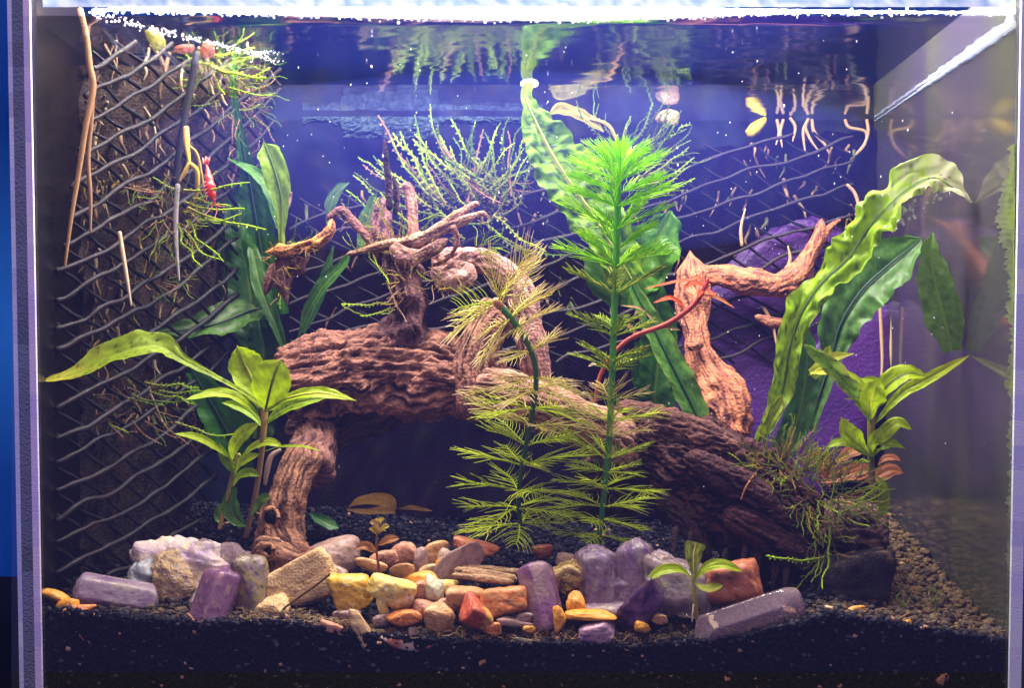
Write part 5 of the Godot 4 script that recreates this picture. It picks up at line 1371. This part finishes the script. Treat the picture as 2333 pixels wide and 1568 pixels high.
func build_moss() -> void:
	var sets := [[Color(0.22, 0.20, 0.05), Color(0.36, 0.56, 0.03)], [Color(0.09, 0.09, 0.03), Color(0.14, 0.26, 0.03)], [Color(0.24, 0.13, 0.08), Color(0.32, 0.20, 0.11)], [Color(0.20, 0.26, 0.03), Color(0.34, 0.54, 0.02)], [Color(0.46, 0.28, 0.05), Color(0.46, 0.42, 0.05)]]
	for k in sets.size():
		var vs := []
		for v in 5:
			vs.append(frond_mesh(500 + k * 10 + v, 30, sets[k][0], sets[k][1]))
		frond_meshes.append(vs)
	var a := thing("moss_clump", "feathery green moss spread over the top of the lattice before the back wall", "moss", W(1050, 350, 0.15))
	for q in [[1150, 480, 1330, 300, 0]]: pass
	var fan := []
	for q in [[1020, 480, 875, 250, 0], [1030, 485, 905, 280, 0], [1010, 480, 870, 290, 0], [1000, 490, 860, 345, 0], [1040, 440, 940, 270, 0], [1050, 400, 965, 275, 0], [1030, 390, 955, 205, 0], [1055, 360, 1095, 255, 0], [1070, 430, 1150, 240, 0], [1060, 440, 1165, 290, 0], [1075, 430, 1180, 320, 0], [1080, 460, 1210, 320, 0], [1150, 430, 1190, 250, 1], [1135, 440, 1205, 290, 0], [1090, 470, 1010, 300, 0], [1075, 490, 1020, 400, 0], [980, 480, 850, 335, 0], [975, 470, 820, 345, 2], [960, 480, 850, 365, 0], [930, 510, 800, 370, 0], [960, 545, 780, 400, 0], [905, 455, 800, 390, 1], [1130, 545, 1260, 590, 1], [1110, 480, 1230, 555, 0], [1120, 500, 1170, 420, 0], [1000, 560, 850, 420, 0]]:
		# sprigs leave the lattice and rise towards the light
		fan.append([lerpf(q[0], q[2], 0.12), lerpf(q[1], q[3], 0.12) + 0.0, q[2], q[3], q[4]])
	sprigs(a, fan, 0.15)
	sprigs(a, [[960, 455, 1010, 300, 0], [880, 395, 810, 345, 0], [1060, 545, 975, 440, 0], [1200, 570, 1100, 495, 0], [1180, 470, 1060, 520, 1], [1130, 440, 1180, 350, 0]], 0.152)
	for k in 46:
		var x0 := rng.randf_range(980, 1190)
		var y0 := 470.0 - (x0 - 980.0) * 0.12 + rng.randf_range(-50, 40)
		var out := rng.randf_range(-170, 130)
		frond(a, W(x0, y0, 0.158 + rng.randf_range(-0.008, 0.008)), W(x0 + out, y0 - rng.randf_range(10, 150), 0.156 + rng.randf_range(-0.014, 0.01)), [0, 0, 1, 1, 2][k % 5], true)
	tuft(a, 1120, 400, 0.16, 90, 40, 26, 30, 70, [1, 0, 2], Vector3(0.2, 0.1, 0.4), 0.9)
	var b := thing("moss_clump", "thin green moss sprays behind the crown of the tall feathery stem", "moss", W(1480, 380, 0.15))
	sprigs(b, [[1340, 480, 1250, 390, 0], [1330, 390, 1260, 320, 1], [1360, 390, 1420, 310, 0], [1420, 400, 1500, 290, 0], [1450, 410, 1540, 320, 0], [1470, 400, 1580, 320, 0], [1480, 420, 1590, 350, 0], [1480, 440, 1580, 365, 0], [1470, 450, 1585, 395, 3], [1440, 400, 1570, 250, 1], [1400, 330, 1360, 250, 1], [1420, 320, 1440, 250, 0], [1380, 320, 1290, 235, 1], [1370, 340, 1340, 220, 1], [1460, 330, 1560, 260, 1]], 0.15)
	tuft(b, 1440, 350, 0.16, 100, 50, 26, 50, 120, [1, 1, 0], Vector3(0.2, 0.5, 0.3), 0.7)
	var c := thing("moss_clump", "moss clump with bright green tips hanging on the middle of the left lattice", "moss", W(420, 520, 0.06))
	tuft(c, 395, 490, 0.062, 70, 70, 60, 25, 70, [0, 1, 2, 3], Vector3(0.3, -0.2, 0.5))
	sprigs(c, [[420, 460, 550, 475, 0], [430, 470, 560, 530, 0], [420, 480, 540, 510, 0], [440, 450, 530, 460, 0], [420, 430, 540, 435, 0], [430, 500, 485, 590, 3], [420, 520, 470, 600, 0], [405, 510, 440, 600, 3], [400, 430, 350, 400, 0], [450, 425, 500, 380, 0], [380, 440, 300, 410, 2], [350, 440, 260, 410, 2], [340, 420, 280, 425, 2]], 0.055)
	tuft(c, 330, 420, 0.06, 60, 16, 26, 20, 45, [2, 2, 1], Vector3(-0.1, 0.0, 0.5))
	var d := thing("moss_clump", "pale green moss draped over the top right corner of the left lattice", "moss", W(520, 190, 0.09))
	tuft(d, 500, 150, 0.09, 60, 40, 36, 30, 80, [0, 1, 1, 1], Vector3(0.3, 0.1, 0.4), 0.7)
	tuft(d, 545, 215, 0.095, 60, 60, 36, 30, 80, [1, 1, 2], Vector3(0.3, 0.0, 0.4), 0.7)
	sprigs(d, [[540, 180, 620, 150, 0], [520, 200, 615, 210, 3], [560, 230, 630, 214, 2], [545, 250, 600, 240, 0], [440, 120, 560, 130, 0], [450, 140, 600, 165, 0], [560, 250, 600, 212, 2], [500, 230, 420, 240, 1], [540, 100, 560, 60, 0]], 0.088)
	var e := thing("moss_clump", "brown and dull green moss strands on the lower part of the left lattice", "moss", W(330, 960, 0.055))
	tuft(e, 330, 930, 0.06, 90, 50, 44, 30, 80, [1, 2, 1], Vector3(0.4, 0.0, 0.5))
	sprigs(e, [[330, 870, 460, 870, 0], [340, 890, 450, 905, 0], [290, 905, 370, 920, 0], [300, 900, 390, 930, 1], [225, 925, 260, 990, 2], [250, 970, 310, 990, 2], [230, 950, 290, 985, 0], [330, 960, 400, 990, 2], [350, 940, 420, 1000, 2], [360, 890, 470, 880, 0], [300, 960, 350, 1010, 2], [400, 960, 520, 1000, 0]], 0.048)
	var f := thing("moss_clump", "dim moss tuft on the left lattice between its middle and its lower clumps", "moss", W(350, 680, 0.07))
	tuft(f, 345, 640, 0.07, 55, 45, 34, 22, 55, [1, 1, 2], Vector3(0.3, 0, 0.5))
	tuft(f, 410, 650, 0.068, 22, 30, 18, 20, 45, [2, 2, 0], Vector3(0.2, -0.4, 0.4))
	var g := thing("moss_clump", "golden and green moss growing along the upper branches of the driftwood", "moss", W(930, 560, 0.08))
	tuft(g, 860, 565, 0.08, 55, 10, 44, 14, 30, [4, 4, 3], Vector3(0, 0.3, 0.5))
	tuft(g, 905, 545, 0.078, 30, 10, 12, 18, 40, [4, 0, 3], Vector3(0.2, 0.9, 0.3), 0.5)
	sprigs(g, [[815, 575, 785, 520, 0], [800, 560, 775, 535, 0], [900, 540, 840, 440, 4], [890, 520, 850, 430, 0], [905, 545, 925, 470, 4], [930, 540, 945, 490, 4], [965, 530, 985, 480, 0], [1000, 510, 1040, 470, 3], [1010, 500, 1050, 480, 0], [940, 505, 990, 490, 3], [850, 580, 880, 640, 0], [880, 640, 920, 720, 2], [880, 620, 830, 580, 0], [905, 690, 870, 690, 4], [880, 690, 780, 680, 0], [830, 720, 775, 685, 0], [890, 700, 830, 720, 0], [900, 705, 870, 715, 0], [890, 650, 875, 580, 2], [985, 640, 945, 620, 3], [985, 640, 1010, 620, 0], [1000, 660, 1030, 650, 4], [985, 650, 985, 690, 2], [1075, 490, 1060, 470, 3], [960, 520, 1000, 490, 3]], 0.076)
	tuft(g, 925, 640, 0.07, 26, 50, 30, 20, 45, [2, 2, 4], Vector3(0, 0.2, 0.6))
	tuft(g, 1030, 620, 0.078, 50, 40, 60, 14, 32, [2, 2, 2, 4], Vector3(0, 0.1, 0.6))
	tuft(g, 640, 590, 0.088, 40, 30, 30, 14, 30, [2, 2, 4], Vector3(0, 0, 0.6))
	for q in [[700, 560, 40, 12], [800, 500, 30, 20], [870, 520, 22, 40], [935, 470, 12, 40], [1060, 500, 40, 10], [930, 590, 40, 14], [1000, 540, 40, 12], [920, 720, 26, 40], [1150, 620, 36, 30], [640, 660, 14, 40]]:
		tuft(g, q[0], q[1], 0.082, q[2], q[3], 16, 12, 34, [2, 2, 4, 0], Vector3(0.1, 0.0, 0.7), 0.8)
	sprigs(g, [[640, 580, 700, 500, 1], [650, 560, 680, 530, 1], [660, 560, 715, 530, 1]], 0.11)
	var h := thing("moss_clump", "small bright green moss tuft right of the driftwood loop", "moss", W(1120, 580, 0.09))
	tuft(h, 1100, 565, 0.09, 26, 18, 26, 30, 60, [0, 1, 3], Vector3(0.8, 0.2, 0.3), 0.5)
	tuft(h, 1135, 640, 0.1, 14, 26, 10, 20, 45, [0, 1], Vector3(0.6, -0.2, 0.3), 0.5)
	var i := thing("moss_clump", "olive moss mound topped with bright sprigs on the log end at the right", "moss", W(1830, 1150, 0.04))
	tuft(i, 1790, 1060, 0.045, 90, 45, 150, 30, 80, [1, 2, 4, 0], Vector3(0, 0.5, 0.5), 0.8)
	tuft(i, 1870, 1120, 0.038, 90, 75, 170, 30, 80, [1, 2, 0, 3, 4], Vector3(0.2, 0.2, 0.6), 0.8)
	tuft(i, 1940, 1130, 0.04, 60, 50, 44, 30, 65, [3, 0, 1], Vector3(0.3, 0.3, 0.6), 0.8)
	sprigs(i, [[1790, 1020, 1815, 930, 0], [1795, 1010, 1810, 960, 3], [1770, 1010, 1725, 985, 0], [1900, 1200, 1900, 1060, 0], [1905, 1180, 1925, 1050, 1], [1890, 1200, 1880, 1320, 3], [1895, 1230, 1915, 1290, 1], [1880, 1270, 1745, 1262, 3], [1900, 1180, 1990, 1110, 3], [1950, 1140, 2020, 1090, 3], [1960, 1150, 2020, 1110, 3], [1930, 1180, 1980, 1200, 0], [1830, 1320, 1790, 1370, 0], [1850, 1360, 1815, 1368, 3], [1880, 1340, 1950, 1400, 1], [1940, 1380, 2050, 1410, 3], [1960, 1380, 2020, 1405, 0], [1870, 1240, 1820, 1180, 0], [1880, 1260, 1860, 1330, 1]], 0.03)
	tuft(i, 1880, 1260, 0.032, 30, 60, 60, 24, 60, [1, 0, 3, 2], Vector3(0.1, -0.3, 0.6), 0.6)
	tuft(i, 2040, 1290, 0.05, 40, 60, 40, 20, 50, [2, 2, 1], Vector3(0, 0.2, 0.5), 0.8)
	var j := thing("moss_sprig", "single bright green sprig standing on the tan gravel near the right corner", "moss", W(2135, 1385, 0.022))
	sprigs(j, [[2133, 1390, 2130, 1330, 3], [2132, 1370, 2150, 1355, 3], [2131, 1350, 2112, 1340, 3]], 0.022)
	var k := thing("moss_sprig", "tiny green tuft on the tan gravel left of the standing sprig", "moss", W(2055, 1380, 0.022))
	sprigs(k, [[2050, 1382, 2065, 1362, 3], [2056, 1380, 2040, 1366, 3], [2055, 1382, 2075, 1376, 3]], 0.022)


# ---------- roots, shrimp, floating bits ----------
func root_tube(root: Node3D, list: Array, r: float, c0: Color, c1: Color, called := "root") -> void:
	var mb := MB.new()
	var ln := 0.0
	var pts := from_px(list)
	tube(mb, smooth(pts, pts.size() * 5), [L(r, 0.05), L(r * 1.15, 0.05), L(r * 0.9, 0.05), L(r * 0.45, 0.05)], 7, c0, c1)
	part(root, called, mb, M.root)

func build_small() -> void:
	var tanr := Color(0.26, 0.13, 0.06)
	var pale := Color(0.46, 0.38, 0.26)
	var a := thing("hanging_root", "pair of long tan roots hanging down before the left lattice from the surface", "root", W(200, 60, 0.02))
	root_tube(a, [[182, 20, 0.025], [196, 80, 0.023], [204, 150, 0.021], [212, 200, 0.02], [195, 290, 0.018], [178, 400, 0.017], [162, 500, 0.016], [148, 604, 0.016]], 6.5, tanr, Color(0.36, 0.21, 0.10))
	root_tube(a, [[212, 190, 0.021], [207, 270, 0.022], [200, 360, 0.023], [206, 450, 0.024], [206, 530, 0.025]], 5.5, tanr, Color(0.32, 0.20, 0.12))
	var b := thing("hanging_root", "single straight pale root hanging before the left lattice below the long pair", "root", W(280, 530, 0.03))
	root_tube(b, [[272, 528, 0.035], [280, 580, 0.034], [290, 640, 0.033], [299, 697, 0.032]], 4.5, Color(0.44, 0.33, 0.2), pale)
	var c := thing("hanging_root", "forked yellow root hanging from the brace of the left lattice", "root", W(430, 330, 0.06))
	var yel := Color(0.50, 0.38, 0.05)
	root_tube(c, [[424, 290, 0.065], [426, 330, 0.062], [432, 375, 0.06]], 7, Color(0.45, 0.2, 0.08), yel)
	root_tube(c, [[432, 372, 0.06], [420, 395, 0.06], [408, 415, 0.06]], 5, yel, Color(0.5, 0.3, 0.1))
	root_tube(c, [[432, 372, 0.06], [448, 390, 0.061], [450, 430, 0.062], [444, 460, 0.063]], 6, yel, Color(0.34, 0.24, 0.06))
	root_tube(c, [[428, 330, 0.062], [448, 350, 0.062], [458, 390, 0.062], [464, 425, 0.062]], 3.5, Color(0.3, 0.2, 0.06), Color(0.3, 0.2, 0.06))
	root_tube(c, [[405, 420, 0.064], [400, 500, 0.064], [402, 570, 0.065], [408, 640, 0.066]], 5.5, Color(0.30, 0.27, 0.28), Color(0.38, 0.35, 0.36))
	var d := thing("root_tangle", "dense tangle of tan roots packed behind the left lattice", "roots", W(300, 1300, 0.08))
	var mt := MB.new()
	for r in 60:
		for q in 40:
			var t := q / 39.0
			var y := lerpf(150, 1340, r / 59.0)
			var xr := 610.0 - clampf((y - 260.0) / 250.0, 0, 1) * 110.0 - clampf((y - 900.0) / 400.0, 0, 1) * 110.0
			var x := lerpf(150.0, xr + 26.0 * nz.get_noise_1d(y * 0.02), t)
			var p := W(x, y, panel_depth(x) + 0.022)
			p.z += 0.006 * nz.get_noise_3dv(p * 90) + 0.003 * nz.get_noise_3dv(p * 300)
			mt.v.append(p)
			mt.c.append(Color(0.014, 0.010, 0.010).lerp(Color(0.05, 0.032, 0.022), clampf(0.3 + nz.get_noise_3dv(p * 140) * 1.2, 0, 1)))
	mt.grid(0, 60, 40, false)
	part(d, "root_mat", mt, M.wood)
	var cols := [Color(0.34, 0.24, 0.13), Color(0.26, 0.17, 0.10), Color(0.40, 0.31, 0.19), Color(0.22, 0.13, 0.08), Color(0.36, 0.26, 0.07), Color(0.16, 0.10, 0.08)]
	for k in 130:
		var y := rng.randf_range(100, 1000)
		if rng.randf() < 0.35: y = rng.randf_range(90, 420)
		var x := rng.randf_range(190, 600 - clampf((y - 300) / 700.0, 0, 1) * 150)
		var dp := panel_depth(x) + rng.randf_range(0.004, 0.022)
		var ln := rng.randf_range(35, 110)
		var sx := rng.randf_range(-0.5, 0.6)
		var list := []
		for q in 5:
			list.append([x + sx * ln * q / 4.0 + rng.randf_range(-7, 7), y + ln * q / 4.0, dp + rng.randf_range(-0.002, 0.002)])
		var cc: Color = cols[rng.randi() % cols.size()] * 0.6
		root_tube(d, list, rng.randf_range(2.2, 4.6), cc, cc * 1.25)
	# leaf scraps caught among the roots at the top
	for q in [["yellow bulb-shaped root tip behind the top of the left lattice", 415, 118, 0.055, 26, 44, Color(0.28, 0.26, 0.04), 0.5], ["salmon leaf scrap behind the top of the left lattice, left of two", 497, 148, 0.07, 34, 18, Color(0.26, 0.08, 0.05), 0.0], ["round salmon leaf scrap behind the top of the left lattice, right of two", 565, 150, 0.08, 24, 30, Color(0.26, 0.07, 0.04), 0.2]]:
		var mb := MB.new()
		solid(mb, W(q[1] * 0.78 + 30, q[2] * 0.75, q[3]), Basis(Vector3.BACK, q[7]), Vector3(L(q[4] * 0.7, q[3]), L(q[5] * 0.7, q[3]), 0.003), rock_planes(5), 4.0, 0.15, 18, two_tone(q[6], q[6] * 0.7, 1.5))
		solo("plant_scrap", q[0], "leaf scrap", mb, M.leaf, W(q[1] * 0.78 + 30, q[2] * 0.75, q[3]))
	# roots at the back right that rise to the surface
	var e := thing("hanging_root", "bundle of pale curling roots hanging from the surface at the back right", "root", W(1850, 275, 0.19))
	for q in [[[1842, 270], [1835, 290], [1848, 320], [1866, 345]], [[1850, 272], [1855, 300], [1880, 330], [1888, 348]], [[1840, 275], [1830, 300], [1835, 350]], [[1770, 272], [1775, 300], [1768, 330]], [[1785, 272], [1778, 300], [1782, 335]], [[1925, 272], [1935, 290], [1972, 300], [1970, 330], [1945, 358]], [[1975, 272], [1978, 300], [1968, 330], [1938, 362]], [[1800, 268], [1812, 290], [1806, 322]], [[1690, 560], [1688, 520], [1698, 475]], [[1930, 420], [1950, 445], [1958, 490], [1955, 545]], [[1888, 740], [1905, 690], [1900, 640]], [[1955, 560], [1950, 620], [1945, 700]], [[2005, 700], [2008, 760], [2010, 830], [2004, 900]], [[2036, 640], [2034, 720], [2030, 800], [2034, 860]], [[1790, 620], [1800, 590], [1795, 560]], [[1740, 700], [1760, 740], [1770, 790]]]:
		var list := []
		for p in q: list.append([p[0], p[1], 0.168 if p[1] > 400 else 0.19])
		root_tube(e, list, 4.6, Color(0.44, 0.28, 0.14), Color(0.52, 0.38, 0.2))
	# chevron: a yellow leaf stub that touches the water from below
	var yl := MB.new()
	tube(yl, smooth(from_px([[1706, 306, 0.19], [1720, 292, 0.19], [1738, 276, 0.19], [1744, 268, 0.19]]), 10), [L(12, 0.19), L(15, 0.19), L(9, 0.19), L(3, 0.19)], 10, Color(0.72, 0.50, 0.02), Color(0.72, 0.56, 0.03))
	solo("yellow_stub", "short bright yellow stalk touching the water surface at the back right", "plant stalk", yl, M.stem, W(1720, 306, 0.19))
	var lb := thing("floating_leaf", "yellowed drooping leaf stalk under the surface behind the tall feathery stem", "leaf", W(1300, 250, 0.15))
	part(lb, "blade", blade([[1250, 262, 0.15, 3], [1275, 250, 0.15, 16], [1310, 255, 0.15, 18], [1345, 275, 0.15, 14], [1375, 300, 0.15, 3]], Color(0.26, 0.24, 0.04), {"face": Vector3(0, 0.5, 0.9), "ruffle": 0.3}), M.leaf)
	root_tube(lb, [[1345, 270, 0.15], [1385, 285, 0.15], [1405, 320, 0.15], [1425, 370, 0.15]], 5, Color(0.42, 0.3, 0.06), Color(0.34, 0.2, 0.06), "stalk")
	stone("snail", "pale round snail shell clinging behind the crown of the feathery stem", 1525, 270, 0.165, 32, 22, two_tone(Color(0.36, 0.24, 0.13), Color(0.24, 0.15, 0.08), 2.0), {"cat": "snail", "n": 3, "p": 3.0})
	# white ring where the leaf tip meets the surface
	var rg := MB.new()
	var ring := []
	for k in 25:
		var an := TAU * k / 24.0
		var c0 := W(1206, 190, 0.111)
		ring.append(Vector3(c0.x + cos(an) * 0.0036, WATER - 0.0004, c0.z + sin(an) * 0.006))
	tube(rg, smooth(ring, 60), [0.0005, 0.0004, 0.0005], 8, Color(0.92, 0.95, 0.98), Color(0.92, 0.95, 0.98), false)
	solo("surface_ring", "bright white ring of dimpled water around the crinkled leaf tip", "water ring", rg, M.foam, W(1206, 190, 0.111))
	# shrimp
	var sh := thing("shrimp", "small red shrimp clinging head-down beside the left lattice", "shrimp", W(476, 460, 0.05))
	var redc := Color(0.50, 0.035, 0.03)
	var body := MB.new()
	var bp := smooth(from_px([[471, 376, 0.056], [474, 392, 0.054], [477, 412, 0.052], [481, 436, 0.051], [486, 452, 0.051], [489, 461, 0.051]]), 44)
	var br := []
	for k in 44:
		var t := k / 43.0
		var base := ramp([2.2, 6.5, 11.0, 14.0, 12.0, 5.0, 1.0], t)
		br.append(L(base * 0.82 * (1.0 + (0.10 * sin(t * 40.0) if t < 0.55 else 0.0)), 0.05))
	tube(body, bp, br, 14, redc * 0.85, redc)
	part(sh, "body", body, M.shrimp)
	for q in [[470, 376, 462, 358], [471, 376, 470, 355], [472, 376, 478, 358]]:
		part(sh, "tail_fan", blade(lance([[q[0], q[1], 0.056], [(q[0] + q[2]) / 2.0, (q[1] + q[3]) / 2.0, 0.056], [q[2], q[3], 0.057]], 4, 0.7), redc, {"mottle": 0.2}), M.shrimp)
	for k in 5:
		root_tube(sh, [[474 + k * 2, 412 + k * 8, 0.051], [464 + k * 2, 416 + k * 8, 0.049], [458 + k * 3, 424 + k * 9, 0.049]], 1.0, redc, Color(0.7, 0.3, 0.28), "leg")
	for q in [[[488, 460], [500, 470], [520, 468]], [[488, 460], [494, 478], [488, 500]], [[487, 460], [480, 475], [466, 490]]]:
		root_tube(sh, [[q[0][0], q[0][1], 0.051], [q[1][0], q[1][1], 0.05], [q[2][0], q[2][1], 0.048]], 0.9, redc, Color(0.7, 0.3, 0.28), "antenna")
	var eye := MB.new()
	solid(eye, W(489, 447, 0.0485), Basis(), Vector3.ONE * L(2.6, 0.05), rock_planes(3), 3.0, 0.0, 10, func(_p, _k): return Color(0.005, 0.004, 0.006))
	part(sh, "eye", eye, M.shrimp)
	# white worms and flecks drifting in the water
	var sp := SphereMesh.new()
	sp.radius = 1.0; sp.height = 2.0; sp.radial_segments = 8; sp.rings = 5
	var xf: Array[Transform3D] = []
	for k in 420:
		var x := rng.randf_range(560, 2290)
		var y := 60.0 + pow(rng.randf(), 1.5) * 1050.0
		if x < 1500 and y > 520 and rng.randf() < 0.6: continue
		var dp := rng.randf_range(0.004, 0.17)
		var p := W(x, y, dp)
		if p.y > WATER - 0.003 or absf(p.x) > 0.178: continue
		var r := rng.randf_range(0.0001, 0.00024) * (1.0 if rng.randf() < 0.85 else 1.6)
		xf.append(Transform3D(Basis(Vector3(rng.randfn(), rng.randfn(), rng.randfn()).normalized(), rng.randf() * TAU).scaled(Vector3(r, r * rng.randf_range(1.0, 2.4), r)), p))
	many("drifting_flecks", sp, M.fleck, xf, [])
	# loose threads of detritus along the foot of the stones and at the right
	var xs := MB.new()
	for k in 900:
		var x := rng.randf_range(560, 1500) if k < 650 else rng.randf_range(1990, 2290)
		var dp := rng.randf_range(0.003, 0.012) if k < 650 else rng.randf_range(0.004, 0.09)
		var p := W(x, 1400, dp)
		p.y = floor_y(p.x, p.z) + 0.0004
		var d0 := Vector3(rng.randfn(), rng.randf_range(-0.2, 0.7), rng.randfn() * 0.5).normalized() * rng.randf_range(0.0015, 0.004)
		var d1 := Vector3(rng.randfn(), rng.randf_range(-0.6, 0.5), rng.randfn() * 0.5).normalized() * rng.randf_range(0.001, 0.003)
		var col := Color(0.34, 0.23, 0.11).lerp(Color(0.16, 0.10, 0.06), rng.randf())
		tube(xs, smooth([p, p + d0, p + d0 + d1], 6), [0.00012, 0.00022, 0.0001], 4, col, col, false)
	struct("detritus", xs, M.root, Vector3.ZERO, "stuff")


func _ready() -> void:
	rng.seed = 20
	nz.noise_type = FastNoiseLite.TYPE_SIMPLEX_SMOOTH
	nz.frequency = 1.0
	nz.fractal_octaves = 2
	nz2.noise_type = FastNoiseLite.TYPE_SIMPLEX_SMOOTH
	nz2.frequency = 1.0
	nz2.fractal_octaves = 2
	# --- camera ---
	var cam := Camera3D.new()
	cam.name = "camera"
	cam.projection = Camera3D.PROJECTION_FRUSTUM
	cam.near = 0.05
	cam.far = 20.0
	var kk := 0.05 / DIST
	cam.size = 2333.0 * 689.0 / 1024.0 * S * kk
	cam.frustum_offset = Vector2(0, (VY - 784.0) * S * kk)
	cam.position = Vector3(0, CAMY, DIST)
	add_child(cam)
	cam.current = true
	# --- environment ---
	var env := Environment.new()
	env.background_mode = Environment.BG_COLOR
	env.background_color = Color(0.28, 0.36, 1.0)
	env.background_energy_multiplier = 0.32
	env.tonemap_mode = Environment.TONE_MAPPER_LINEAR
	env.tonemap_exposure = 1.15
	env.volumetric_fog_enabled = true
	env.volumetric_fog_density = 0.0
	env.sdfgi_enabled = true
	env.ssao_enabled = true
	env.ssil_enabled = true
	var we := WorldEnvironment.new()
	we.name = "world_environment"
	we.environment = env
	add_child(we)
	WATER = CAMY + (VY - 45.0) * S
	# --- the tank lamp over the water ---
	var al := AreaLight3D.new()
	al.name = "tank_lamp_light"
	al.area_size = Vector2(0.33, 0.105)
	al.light_color = Color(1.0, 0.95, 0.90)
	al.light_energy = 1.55
	al.shadow_enabled = true
	al.rotation_degrees.x = -90
	al.position = Vector3(0.0, WATER + 0.0735, -0.058)
	add_child(al)
	# --- added warm fill light for the tank front, behind and above the camera ---
	var rl := AreaLight3D.new()
	rl.name = "added_fill_light"
	rl.area_size = Vector2(0.5, 0.5)
	rl.light_color = Color(1.0, 0.84, 0.62)
	rl.light_energy = 0.55
	rl.shadow_enabled = true
	rl.look_at_from_position(Vector3(-0.1, 0.95, 0.95), Vector3(0, 0.1, -0.05), Vector3.FORWARD)
	add_child(rl)
	materials()
	var cl := mat("fill_lamp_glow", 0.5, {"emit": Color(1.0, 0.92, 0.8), "glow": 0.8, "vc": false})
	var cm := MB.new()
	cm.box(Vector3(-0.25, -0.25, 0.003), Vector3(0.25, 0.25, 0.03), Color.WHITE)
	var co := solo("added_fill_lamp", "added square fill lamp glowing above and behind the viewer", "lamp", cm, cl, Vector3.ZERO)
	co.transform = rl.transform
	var bm := mat("foam_bubble", 0.12, {"back": 0.6, "color": Color(0.93, 0.94, 1.0), "spec": 0.7})
	bm.vertex_color_use_as_albedo = false
	var lm := mat("lamp_glow", 0.5, {"emit": Color(0.88, 0.92, 1.0), "glow": 2.2, "vc": false})
	var lamp := thing("tank_lamp", "white bar lamp lying over the open top of the tank", "lamp", Vector3(0, WATER + 0.074, -0.058))
	var hb := MB.new()
	hb.box(Vector3(-0.178, WATER + 0.076, -0.115), Vector3(0.178, WATER + 0.09, -0.001), Color(0.6, 0.62, 0.66))
	part(lamp, "housing", hb, M.room)
	var gl := MB.new()
	gl.box(Vector3(-0.165, WATER + 0.0742, -0.1105), Vector3(0.165, WATER + 0.0759, -0.0055), Color.WHITE)
	part(lamp, "glowing_panel", gl, lm)
	# --- the room behind ---
	var wl := MB.new()
	wl.box(Vector3(-1.6, -0.8, -0.62), Vector3(1.6, 1.4, -0.6), Color(0.012, 0.10, 0.40))
	struct("wall", wl, M.room)
	var tb := MB.new()
	tb.box(Vector3(-1.2, -0.03, -0.36), Vector3(1.2, -0.0005, 0.09), Color(0.012, 0.012, 0.02))
	solo("table", "dark table top carrying the tank", "table", tb, M.room, Vector3(0, -0.03, 0))
	tank()
	build_mesh_panels()
	build_wood()
	build_stones()
	build_plants()
	build_feathers()
	build_moss()
	build_small()
